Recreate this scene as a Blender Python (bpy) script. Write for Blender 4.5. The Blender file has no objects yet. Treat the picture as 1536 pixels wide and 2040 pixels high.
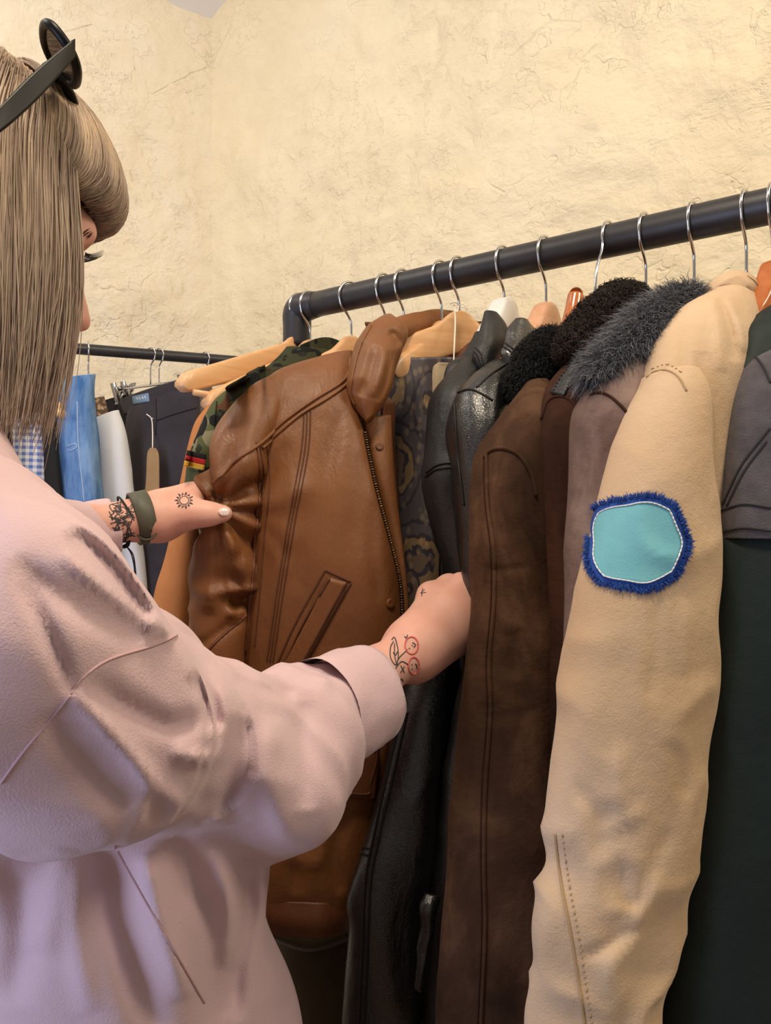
import bpy, bmesh, math, random
import numpy as np
from mathutils import Vector
from mathutils.bvhtree import BVHTree
random.seed(7); RNG = np.random.default_rng(7)
SC = bpy.context.scene; COL = SC.collection
F, CZ = 1600.0, 1.34

# ---------------------------------------------------------------- camera, world, lights, exposure
cam = bpy.data.cameras.new('camera'); cam.sensor_fit = 'VERTICAL'; cam.sensor_height = 36.0; cam.lens = 36.0*F/2040
cam.clip_start = 0.02
co = bpy.data.objects.new('camera', cam); COL.objects.link(co)
co.location = (0, 0, CZ); co.rotation_euler = (math.pi/2, 0, 0); SC.camera = co
W = bpy.data.worlds.new('world'); SC.world = W; W.use_nodes = True
W.node_tree.nodes['Background'].inputs[0].default_value = (1.0, 0.90, 0.80, 1)
W.node_tree.nodes['Background'].inputs[1].default_value = 0.30
def area(name, loc, target, size, power, color, sy=None):
    l = bpy.data.lights.new(name, 'AREA'); l.shape = 'RECTANGLE'; l.size = size; l.size_y = sy or size
    l.energy = power; l.color = color
    o = bpy.data.objects.new(name, l); COL.objects.link(o); o.location = loc
    o.rotation_euler = (Vector(target)-Vector(loc)).to_track_quat('-Z', 'Y').to_euler(); return o
area('window_daylight', (-1.85, -0.75, 1.0), (-0.2, 0.6, 1.05), 1.0, 33, (0.56, 0.66, 1.0), 1.3)
area('ceiling_lamp_front', (-0.10, 0.20, 2.60), (0.1, 1.1, 1.3), 0.25, 14, (1.0, 0.84, 0.64))
area('ceiling_lamp_right', (1.5, 0.1, 2.9), (0.8, 1.5, 1.9), 0.6, 23, (1.0, 0.85, 0.66))
area('ceiling_lamp_left', (-1.3, 0.8, 2.75), (-0.9, 2.0, 1.7), 0.6, 11, (1.0, 0.92, 0.82))
SC.view_settings.view_transform = 'Standard'; SC.view_settings.look = 'None'
SC.view_settings.exposure = 0.0; SC.view_settings.gamma = 1.0; SC.view_settings.use_curve_mapping = False

# ---------------------------------------------------------------- helpers
def at(u, v, Y): return np.array([(u-768)/F*Y, Y, CZ+(1020-v)/F*Y])
def lin(c):
    return tuple((x/255/12.92 if x/255 <= .04045 else ((x/255+.055)/1.055)**2.4) for x in c)
def nrm(v):
    v = np.asarray(v, float); return v/(np.linalg.norm(v, axis=-1, keepdims=True)+1e-12)
def catmull(arr, n, closed=False):
    a = np.asarray(arr, float); m = len(a)
    if m == 1: return np.repeat(a, n, 0)
    if closed:
        t = np.linspace(0, m, n, endpoint=False)
        i = np.floor(t).astype(int); f = (t-i).reshape((-1,)+(1,)*(a.ndim-1))
        p0, p1, p2, p3 = a[(i-1)%m], a[i%m], a[(i+1)%m], a[(i+2)%m]
    else:
        t = np.linspace(0, m-1, n); i = np.minimum(np.floor(t).astype(int), m-2); f = (t-i).reshape((-1,)+(1,)*(a.ndim-1))
        e = np.concatenate([[2*a[0]-a[1]], a, [2*a[-1]-a[-2]]])
        p0, p1, p2, p3 = e[i], e[i+1], e[i+2], e[i+3]
    return .5*((2*p1)+(-p0+p2)*f+(2*p0-5*p1+4*p2-p3)*f*f+(-p0+3*p1-3*p2+p3)*f**3)
def _hash(i, j, k, s):
    n = (i*374761393+j*668265263+k*2147483647+s*974634777) & 0xffffffff
    n = ((n ^ (n >> 13))*1274126177) & 0xffffffff
    return ((n ^ (n >> 16)) & 0xffff)/32767.5-1
def vn(P, s=0):
    P = np.asarray(P, float); i = np.floor(P).astype(np.int64); f = P-i; f = f*f*(3-2*f)
    r = 0
    for dx in (0, 1):
        wx = f[..., 0] if dx else 1-f[..., 0]
        for dy in (0, 1):
            wy = f[..., 1] if dy else 1-f[..., 1]
            for dz in (0, 1):
                wz = f[..., 2] if dz else 1-f[..., 2]
                r = r+wx*wy*wz*_hash(i[..., 0]+dx, i[..., 1]+dy, i[..., 2]+dz, s)
    return r
def fbm(P, s=0, o=3):
    r, a, P = 0, 1., np.asarray(P, float)
    for k in range(o): r = r+a*vn(P*2**k+k*17.3, s+k); a *= .5
    return r
def wr(amp, fx=20, fz=5, s=0, ridge=0.0, o=2):
    """fold displacement: fast across, slow along the height"""
    def d(P, sf, t):
        n = fbm(P*np.array([fx, fx, fz]), s, o)
        if ridge: n = (1-ridge)*n+ridge*(1-2*np.abs(fbm(P*np.array([fx*.7, fx*.7, fz*1.6])+5, s+9, 2)))
        return amp*n
    return d

GEO = {}; ORG = {}
def link(name, mesh, parent=None, org=(0, 0, 0)):
    o = bpy.data.objects.new(name, mesh); COL.objects.link(o)
    if parent is not None: o.parent = parent
    else: o.location = org
    ORG[o.name] = np.array(org, float); return o
def obj(name, V, Fc, mat, parent=None, org=None, smooth=True, fmat=None):
    V = np.asarray(V, float)
    if parent is not None: org = ORG[parent.name]
    elif org is None: org = np.array([V[:, 0].mean(), V[:, 1].mean(), V[:, 2].min()])
    me = bpy.data.meshes.new(name); me.from_pydata((V-org).tolist(), [], [tuple(int(i) for i in f) for f in Fc])
    mats = mat if isinstance(mat, (list, tuple)) else [mat]
    for m in mats: me.materials.append(m)
    if smooth: me.polygons.foreach_set('use_smooth', [True]*len(me.polygons))
    if fmat is not None: me.polygons.foreach_set('material_index', [int(x) for x in fmat])
    me.update()
    o = link(name, me, parent, org); GEO[o.name] = (V, Fc); return o
def tag(o, label, cat, group=None, kind=None):
    if label: o['label'] = label
    if cat: o['category'] = cat
    if group: o['group'] = group
    if kind: o['kind'] = kind
    return o
def thing(name, label, cat, loc, group=None):
    o = bpy.data.objects.new(name, None); COL.objects.link(o); o.location = tuple(loc); o.empty_display_size = .05
    ORG[o.name] = np.array(loc, float); return tag(o, label, cat, group)

class MB:
    def __init__(s): s.V = []; s.F = []; s.M = []; s.n = 0
    def add(s, V, Fc, m=0):
        V = np.asarray(V, float); s.V.append(V); s.F += [tuple(int(i)+s.n for i in f) for f in Fc]; s.M += [m]*len(Fc); s.n += len(V); return s
    def out(s): return np.concatenate(s.V), s.F
    def build(s, name, mat, parent=None, smooth=True, org=None):
        V, Fc = s.out(); return obj(name, V, Fc, mat, parent, org, smooth, s.M if isinstance(mat, (list, tuple)) else None)

def grid_faces(N, M, closed=True, caps=False):
    Fc = []
    for i in range(N-1):
        for j in range(M if closed else M-1):
            a, b = i*M+j, i*M+(j+1) % M
            Fc.append((a, b, b+M, a+M))
    if caps: Fc.append(tuple(range(M))[::-1]); Fc.append(tuple(range((N-1)*M, N*M)))
    return Fc
def loft(PL, PR, th, n=70, m=48, e=1.0, disp=None, bref=(0, 1, 0), round_top=0.0, round_bot=0.0):
    PL, PR, th = catmull(PL, n), catmull(PR, n), catmull(np.asarray(th, float).reshape(-1, 1), n)
    C, A = (PL+PR)/2, (PR-PL)/2
    T = nrm(np.gradient(C, axis=0)); B = nrm(np.cross(A, T)); B *= np.sign((B@np.array(bref))+1e-9)[:, None]
    t = np.linspace(0, 2*np.pi, m, endpoint=False)
    c, s = np.cos(t), np.sin(t); c = np.sign(c)*np.abs(c)**e; s = np.sign(s)*np.abs(s)**e
    V = C[:, None]+A[:, None]*c[None, :, None]+(B*th)[:, None]*s[None, :, None]
    Nn = nrm(nrm(A)[:, None]*c[None, :, None]*th[:, None]+B[:, None]*s[None, :, None]*np.linalg.norm(A, axis=1)[:, None, None])
    sf = np.linspace(0, 1, n)
    if disp is not None:
        S, TT = np.meshgrid(sf, t, indexing='ij'); V = V+Nn*disp(V, S, TT)[..., None]
    V = V.reshape(-1, 3); Fc = grid_faces(n, m)
    k = len(V); V = np.concatenate([V, [C[0]-T[0]*round_top, C[-1]+T[-1]*round_bot]])
    for j in range(m):
        Fc.append((k, (j+1) % m, j)); Fc.append((k+1, (n-1)*m+j, (n-1)*m+(j+1) % m))
    return V, Fc
def tube_px(rows, **kw):
    """rows: (uL,vL,uR,vR,YL,YR,half depth)"""
    r = rows
    return loft([at(q[0], q[1], q[4]) for q in r], [at(q[2], q[3], q[5]) for q in r], [q[6] for q in r], **kw)
def vrows(rows, Y, th, dY=0.0):
    """rows (v,uL,uR[,Y]) at one depth; dY = how much further the right edge is"""
    o = []
    for q in rows:
        y = q[3] if len(q) > 3 else Y
        o.append((q[1], q[0], q[2], q[0], y, y+dY, th))
    return o
def frames(P):
    T = nrm(np.gradient(P, axis=0)); ref = np.array([0, 0, 1.]) if abs(T[0][2]) < .9 else np.array([1., 0, 0])
    n = nrm(ref-T[0]*(ref@T[0])); N = []
    for k in range(len(P)):
        n = nrm(n-T[k]*(n@T[k])); N.append(n)
    N = np.array(N); return T, N, np.cross(T, N)
def tube(P, r, m=10, n=None, caps=True, flat=1.0):
    P = np.asarray(P, float)
    if n: P = catmull(P, n)
    r = np.asarray(r, float)
    if r.ndim == 0: r = np.full(len(P), float(r))
    elif len(r) != len(P): r = catmull(r.reshape(-1, 1), len(P))[:, 0]
    T, N, B = frames(P); t = np.linspace(0, 2*np.pi, m, endpoint=False)
    V = P[:, None]+r[:, None, None]*(N[:, None]*np.cos(t)[None, :, None]*flat+B[:, None]*np.sin(t)[None, :, None])
    return V.reshape(-1, 3), grid_faces(len(P), m, True, caps)
def sheet(G, th, n=40, m=40, disp=None, back=(0, 1, 0)):
    """G: control grid of 3-D points -> smooth sheet with real thickness"""
    G = np.asarray(G, float); A = catmull(G, n); A = np.transpose(catmull(np.transpose(A, (1, 0, 2)), m), (1, 0, 2))
    N = nrm(np.cross(np.gradient(A, axis=1), np.gradient(A, axis=0)))
    if (N.reshape(-1, 3).mean(0)@np.array(back)) > 0: N = -N
    if disp is not None:
        S, TT = np.meshgrid(np.linspace(0, 1, n), np.linspace(0, 1, m), indexing='ij'); A = A+N*disp(A, S, TT)[..., None]
    Bk = A-N*th; V = np.concatenate([A.reshape(-1, 3), Bk.reshape(-1, 3)]); k = n*m; Fc = []
    f = grid_faces(n, m, False); Fc += f; Fc += [tuple(i+k for i in q[::-1]) for q in f]
    per = [j for j in range(m)]+[i*m+m-1 for i in range(1, n)]+[(n-1)*m+j for j in range(m-2, -1, -1)]+[i*m for i in range(n-2, 0, -1)]
    for a, b in zip(per, per[1:]+per[:1]): Fc.append((b, a, a+k, b+k))
    return V, Fc
def box(c, ax, h):
    c = np.asarray(c, float); ax = np.asarray(ax, float)
    V = [c+ax[0]*h[0]*i+ax[1]*h[1]*j+ax[2]*h[2]*k for i in (-1, 1) for j in (-1, 1) for k in (-1, 1)]
    return V, [(0, 1, 3, 2), (4, 6, 7, 5), (0, 4, 5, 1), (2, 3, 7, 6), (0, 2, 6, 4), (1, 5, 7, 3)]

def crease(VF, strokes):
    """press folds into the side of a cloth that faces the room: (pixel polyline, width px, height m)"""
    V, Fc = VF; V = np.asarray(V, float).copy(); tri = np.array([(f[0], f[k], f[k+1]) for f in Fc for k in range(1, len(f)-1)])
    cr = np.cross(V[tri[:, 1]]-V[tri[:, 0]], V[tri[:, 2]]-V[tri[:, 0]]); sg = np.sign(np.einsum('ij,ij->i', V[tri[:, 0]]-V.mean(0), cr).sum())
    N = np.zeros_like(V)
    for k in range(3): np.add.at(N, tri[:, k], cr*sg)
    N = nrm(N); C = nrm(np.array([0, 0, CZ])-V); w = np.clip((N*C).sum(1)*2.5, 0, 1)
    u = 768+F*V[:, 0]/V[:, 1]; v = 1020-F*(V[:, 2]-CZ)/V[:, 1]; q = np.stack([u, v], 1); D = np.zeros(len(V))
    for pl, wd, am in strokes:
        p = catmull(np.asarray(pl, float), 40); best = np.full(len(V), 1e9); at_ = np.zeros(len(V))
        for k in range(39):
            a, b = p[k], p[k+1]; ba = b-a; h = np.clip(((q-a)@ba)/(ba@ba+1e-9), 0, 1); d = np.linalg.norm(q-a-h[:, None]*ba, axis=1)
            m = d < best; best = np.where(m, d, best); at_ = np.where(m, (k+h)/39, at_)
        D += am*np.exp(-(best/wd)**2)*np.clip(np.minimum(at_, 1-at_)*5, 0, 1)**.5*np.where(best > wd*3, 0, 1)
    return V+C*(D*w)[:, None], Fc

# things that lie on a surface: follow it, keep real thickness
BV = {}
def bvh(objs):
    k = tuple(o.name for o in objs)
    if k not in BV:
        b = MB()
        for o in objs: b.add(*GEO[o.name])
        V, Fc = b.out(); BV[k] = BVHTree.FromPolygons([tuple(v) for v in V], Fc)
    return BV[k]
CAMP = Vector((0, 0, CZ))
def hit(t, u, v):
    d = Vector((((u-768)/F), 1, (1020-v)/F)).normalized(); h = t.ray_cast(CAMP, d)
    if h[0] is None: return None, None
    n = h[1]
    if n.dot(d) > 0: n = -n
    return np.array(h[0]), np.array(n)
def on(objs, poly, r, n=None, lift=.3, dash=None, closed=False, step=4.0):
    """polyline laid over a surface as thin thread; dash=(on,off) in pixels for stitches"""
    t = bvh(objs); p = np.asarray(poly, float)
    q = catmull(p, max(8, len(p)*8), closed)
    if closed: q = np.concatenate([q, q[:1]])
    L = np.concatenate([[0], np.cumsum(np.linalg.norm(np.diff(q, axis=0), axis=1))])
    ss = np.arange(0, L[-1]+.01, step if not dash else min(step, dash[0]/2))
    q = np.stack([np.interp(ss, L, q[:, 0]), np.interp(ss, L, q[:, 1])], 1)
    b = MB(); run = []; b.parts = []
    def flush():
        if len(run) >= 2:
            P = np.array(run)
            tv = tube(P, r, 6); b.add(*tv); b.parts.append(tv)
        run.clear()
    last = None
    for (u, v), s in zip(q, ss):
        if dash and (s % (dash[0]+dash[1])) > dash[0]+.01: flush(); last = None; continue
        P, N = hit(t, u, v)
        if P is None or (last is not None and np.linalg.norm(P-last) > .03): flush(); last = None; continue
        run.append(P+N*r*lift); last = P
    flush(); return b
def patch(objs, quad, th, n=12, m=16, mask=None):
    """a cloth patch sewn on a surface: quad = 4 pixel corners TL TR BR BL (or a boundary function)"""
    t = bvh(objs); A = np.zeros((n, m, 3)); Nn = np.zeros((n, m, 3))
    for i in range(n):
        for j in range(m):
            a, b_ = i/(n-1), j/(m-1)
            if callable(quad): u, v = quad(a, b_)
            else:
                q = np.asarray(quad, float); u, v = (1-a)*((1-b_)*q[0]+b_*q[1])+a*((1-b_)*q[3]+b_*q[2])
            P, N = hit(t, u, v)
            if P is None: P, N = at(u, v, .9), np.array([0, -1., 0])
            A[i, j] = P; Nn[i, j] = N
    V = np.concatenate([(A+Nn*th).reshape(-1, 3), (A-Nn*.001).reshape(-1, 3)]); k = n*m
    f = grid_faces(n, m, False); Fc = list(f)+[tuple(i+k for i in q[::-1]) for q in f]
    per = [j for j in range(m)]+[i*m+m-1 for i in range(1, n)]+[(n-1)*m+j for j in range(m-2, -1, -1)]+[i*m for i in range(n-2, 0, -1)]
    for a, b_ in zip(per, per[1:]+per[:1]): Fc.append((b_, a, a+k, b_+k))
    return V, Fc

# hair and fur: many thin tapered strands, each an island of one mesh
def strands(paths, r0, r1, sides=3):
    """paths (S,K,3)"""
    P = np.asarray(paths, float); S, K, _ = P.shape
    T = nrm(np.gradient(P, axis=1)); ref = nrm(RNG.normal(size=(S, 1, 3))); N = nrm(np.cross(T, ref)); B = np.cross(T, N)
    r0 = np.broadcast_to(np.asarray(r0, float), (S,)); r = (r0[:, None]*(1-np.linspace(0, 1, K)[None]**2)+r1)
    t = np.linspace(0, 2*np.pi, sides, endpoint=False)
    V = P[:, :, None]+r[:, :, None, None]*(N[:, :, None]*np.cos(t)[None, None, :, None]+B[:, :, None]*np.sin(t)[None, None, :, None])
    V = V.reshape(-1, 3); base = (np.arange(S)*K*sides)[:, None, None]
    i, j = np.meshgrid(np.arange(K-1), np.arange(sides), indexing='ij')
    q = np.stack([i*sides+j, i*sides+(j+1) % sides, (i+1)*sides+(j+1) % sides, (i+1)*sides+j], -1).reshape(1, -1, 4)
    return V, (q+base.reshape(-1, 1, 1)).reshape(-1, 4)
def surf_samples(V, Fc, n):
    V = np.asarray(V); tri = []
    for f in Fc:
        for k in range(1, len(f)-1): tri.append((f[0], f[k], f[k+1]))
    tri = np.array(tri); a, b, c = V[tri[:, 0]], V[tri[:, 1]], V[tri[:, 2]]
    cr = np.cross(b-a, c-a); ar = np.linalg.norm(cr, axis=1); idx = RNG.choice(len(tri), n, p=ar/ar.sum())
    r1, r2 = RNG.random(n), RNG.random(n); s = np.sqrt(r1)
    P = a[idx]*(1-s)[:, None]+b[idx]*(s*(1-r2))[:, None]+c[idx]*(s*r2)[:, None]
    sg = np.sign(np.einsum('ij,ij->i', a-V.mean(0), cr).sum()); N = nrm(cr[idx])*sg; return P, N
def fur(V, Fc, n, L, r, flow, curl=0.0, K=5, spread=.4):
    P, N = surf_samples(V, Fc, n); fl = np.asarray(flow, float)
    d = nrm(N+fl*.6+RNG.normal(size=N.shape)*spread); d2 = nrm(d+fl*1.2+RNG.normal(size=N.shape)*spread*.6)
    l = L*(.55+.6*RNG.random(n))[:, None]; t = np.linspace(0, 1, K)
    paths = P[:, None]+l[:, None]*(d[:, None]*t[None, :, None]*(1-.4*t[None, :, None])+d2[:, None]*(t**2)[None, :, None]*.5)
    if curl:
        ph = RNG.random((n, 1))*6.28; a, b = nrm(np.cross(d, [0.3, .5, .8])), None; b = np.cross(d, a)
        w = curl*(np.cos(ph+t[None]*7)[..., None]*a[:, None]+np.sin(ph+t[None]*7)[..., None]*b[:, None])*t[None, :, None]**.5
        paths = paths+w
    return strands(paths, r*(.7+.6*RNG.random(n)), r*.15)

# ---------------------------------------------------------------- materials
def newmat(name):
    m = bpy.data.materials.new(name); m.use_nodes = True; nt = m.node_tree
    return m, nt, nt.nodes['Principled BSDF'], nt.nodes, nt.links
def mix(nt, a, b, fac, kind='MIX'):
    n = nt.nodes.new('ShaderNodeMix'); n.data_type = 'RGBA'; n.blend_type = kind
    for s, v in ((0, fac), (6, a), (7, b)):
        if hasattr(v, 'is_linked') or hasattr(v, 'links'): nt.links.new(v, n.inputs[s])
        else: n.inputs[s].default_value = v if s == 0 else (*v, 1)
    return n.outputs[2]
def ramp(nt, fac, stops, const=False):
    n = nt.nodes.new('ShaderNodeValToRGB'); nt.links.new(fac, n.inputs[0]); cr = n.color_ramp
    if const: cr.interpolation = 'CONSTANT'
    while len(cr.elements) < len(stops): cr.elements.new(.5)
    for e, (p, c) in zip(cr.elements, stops): e.position = p; e.color = (*c, 1) if len(c) == 3 else c
    return n.outputs[0]
def noise(nt, vec, scale, detail=3, rough=.5, dist=0, off=None):
    n = nt.nodes.new('ShaderNodeTexNoise'); n.inputs['Scale'].default_value = scale; n.inputs['Detail'].default_value = detail
    n.inputs['Roughness'].default_value = rough; n.inputs['Distortion'].default_value = dist
    nt.links.new(vec, n.inputs['Vector']); return n.outputs[0]
def coords(nt, scale=(1, 1, 1), off=(0, 0, 0), rot=(0, 0, 0), kind='Object'):
    t = nt.nodes.new('ShaderNodeTexCoord'); m = nt.nodes.new('ShaderNodeMapping')
    m.inputs['Scale'].default_value = scale; m.inputs['Location'].default_value = off; m.inputs['Rotation'].default_value = rot
    nt.links.new(t.outputs[kind], m.inputs[0]); return m.outputs[0]
def bump(nt, h, strength, dist=.01, prev=None):
    b = nt.nodes.new('ShaderNodeBump'); b.inputs['Strength'].default_value = strength; b.inputs['Distance'].default_value = dist
    nt.links.new(h, b.inputs['Height'])
    if prev is not None: nt.links.new(prev, b.inputs['Normal'])
    return b.outputs[0]
def M(name, c1, c2=None, scale=8, detail=4, lo=.35, hi=.65, rough=.6, b=0, bs=200, bd=.002, b2=0, bs2=20, sheen=0, spec=.5, coat=0, metal=0, stretch=(1, 1, 1), sss=0, rvar=0):
    m, nt, p, N, L = newmat(name); vec = coords(nt, stretch)
    c1 = lin(c1)
    if c2 is not None:
        f = noise(nt, vec, scale, detail, .6); L.new(ramp(nt, f, [(lo, c1), (hi, lin(c2))]), p.inputs['Base Color'])
        if rvar:
            L.new(ramp(nt, f, [(lo, (rough,)*3), (hi, (min(1, rough+rvar),)*3)]), p.inputs['Roughness'])
    else: p.inputs['Base Color'].default_value = (*c1, 1)
    if not (c2 is not None and rvar): p.inputs['Roughness'].default_value = rough
    p.inputs['Metallic'].default_value = metal; p.inputs['Specular IOR Level'].default_value = spec
    p.inputs['Sheen Weight'].default_value = sheen; p.inputs['Sheen Roughness'].default_value = .45; p.inputs['Coat Weight'].default_value = coat
    if sss:
        p.inputs['Subsurface Weight'].default_value = sss; p.inputs['Subsurface Radius'].default_value = (1, .35, .2); p.inputs['Subsurface Scale'].default_value = .006
    nn = None
    if b2: nn = bump(nt, noise(nt, vec, bs2, 3, .55), b2, .01)
    if b: nn = bump(nt, noise(nt, vec, bs, 2, .6), b, bd, nn)
    if nn is not None: L.new(nn, p.inputs['Normal'])
    return m
def leather(name, c1, c2, rough=.42, grain=.35, spec=.5, coat=0.0, sc=9):
    m, nt, p, N, L = newmat(name); vec = coords(nt)
    f = noise(nt, vec, sc, 5, .6); L.new(ramp(nt, f, [(.3, lin(c1)), (.7, lin(c2))]), p.inputs['Base Color'])
    L.new(ramp(nt, noise(nt, vec, 30, 3), [(.3, (rough-.06,)*3), (.7, (rough+.1,)*3)]), p.inputs['Roughness'])
    p.inputs['Specular IOR Level'].default_value = spec; p.inputs['Coat Weight'].default_value = coat; p.inputs['Coat Roughness'].default_value = .3
    v = N.new('ShaderNodeTexVoronoi'); v.feature = 'DISTANCE_TO_EDGE'; v.inputs['Scale'].default_value = 420; L.new(vec, v.inputs['Vector'])
    b1 = bump(nt, noise(nt, coords(nt, (1, 1, .45)), 26, 4, .6, .4), .28, .012)
    L.new(bump(nt, v.outputs[0], grain, .0012, b1), p.inputs['Normal']); return m
def suede(name, c1, c2, c3):
    m, nt, p, N, L = newmat(name); vec = coords(nt)
    f = noise(nt, coords(nt, (1, 1, .7)), 11, 6, .62, .4)
    L.new(ramp(nt, f, [(.34, lin(c1)), (.5, lin(c2)), (.66, lin(c3))]), p.inputs['Base Color'])
    p.inputs['Roughness'].default_value = .95; p.inputs['Specular IOR Level'].default_value = .12
    p.inputs['Sheen Weight'].default_value = .25; p.inputs['Sheen Roughness'].default_value = .5; p.inputs['Sheen Tint'].default_value = (*lin(c3), 1)
    b1 = bump(nt, noise(nt, coords(nt, (1, 1, 1.7)), 18, 4, .6), .2, .012)
    L.new(bump(nt, noise(nt, vec, 380, 3, .7), .3, .0015, b1), p.inputs['Normal']); return m
def furmat(name, stops, rough=.6):
    m, nt, p, N, L = newmat(name); g = N.new('ShaderNodeNewGeometry')
    L.new(ramp(nt, g.outputs['Random Per Island'], [(a, lin(c)) for a, c in stops]), p.inputs['Base Color'])
    p.inputs['Roughness'].default_value = rough; p.inputs['Specular IOR Level'].default_value = .3; return m
def plaster(name, c1, c2, c3):
    m, nt, p, N, L = newmat(name); vec = coords(nt)
    f = noise(nt, vec, 2.2, 6, .6, .3)
    L.new(ramp(nt, f, [(.3, lin(c1)), (.5, lin(c2)), (.75, lin(c3))]), p.inputs['Base Color'])
    p.inputs['Roughness'].default_value = .75; p.inputs['Specular IOR Level'].default_value = .25
    w = N.new('ShaderNodeTexVoronoi'); w.feature = 'DISTANCE_TO_EDGE'; w.inputs['Scale'].default_value = 5.5
    wv = mix(nt, (0, 0, 0), (1, 1, 1), noise(nt, vec, 4, 4, .6)); add = N.new('ShaderNodeVectorMath'); add.operation = 'ADD'
    L.new(vec, add.inputs[0]); L.new(wv, add.inputs[1]); L.new(add.outputs[0], w.inputs['Vector'])
    crk = ramp(nt, w.outputs[0], [(0, (0, 0, 0)), (.02, (1, 1, 1))])
    msk = ramp(nt, noise(nt, vec, 3.1, 3), [(.5, (1, 1, 1)), (.62, (0, 0, 0))])
    crk2 = mix(nt, crk, (1, 1, 1), msk)
    b0 = bump(nt, noise(nt, coords(nt, (1, 1, 1.2)), 5, 6, .56, .15), .55, .05)
    pk = ramp(nt, noise(nt, coords(nt, (1, 1, 1), (3, 1, 4)), 17, 5, .7, .5), [(.40, (0, 0, 0)), (.47, (1, 1, 1))])
    pm = mix(nt, pk, (1, 1, 1), ramp(nt, noise(nt, vec, 2.6, 2), [(.47, (1, 1, 1)), (.6, (0, 0, 0))]))
    b1 = bump(nt, pm, .34, .014, b0)
    b2 = bump(nt, crk2, .4, .01, b1)
    L.new(bump(nt, noise(nt, vec, 60, 3, .6), .18, .008, b2), p.inputs['Normal']); return m
def wood(name, c1, c2, rough=.38, coat=.15):
    m, nt, p, N, L = newmat(name); vec = coords(nt, (3, 30, 55))
    f = noise(nt, vec, 1.6, 4, .6, .8); L.new(ramp(nt, f, [(.3, lin(c1)), (.7, lin(c2))]), p.inputs['Base Color'])
    p.inputs['Roughness'].default_value = rough; p.inputs['Coat Weight'].default_value = coat; return m
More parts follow.
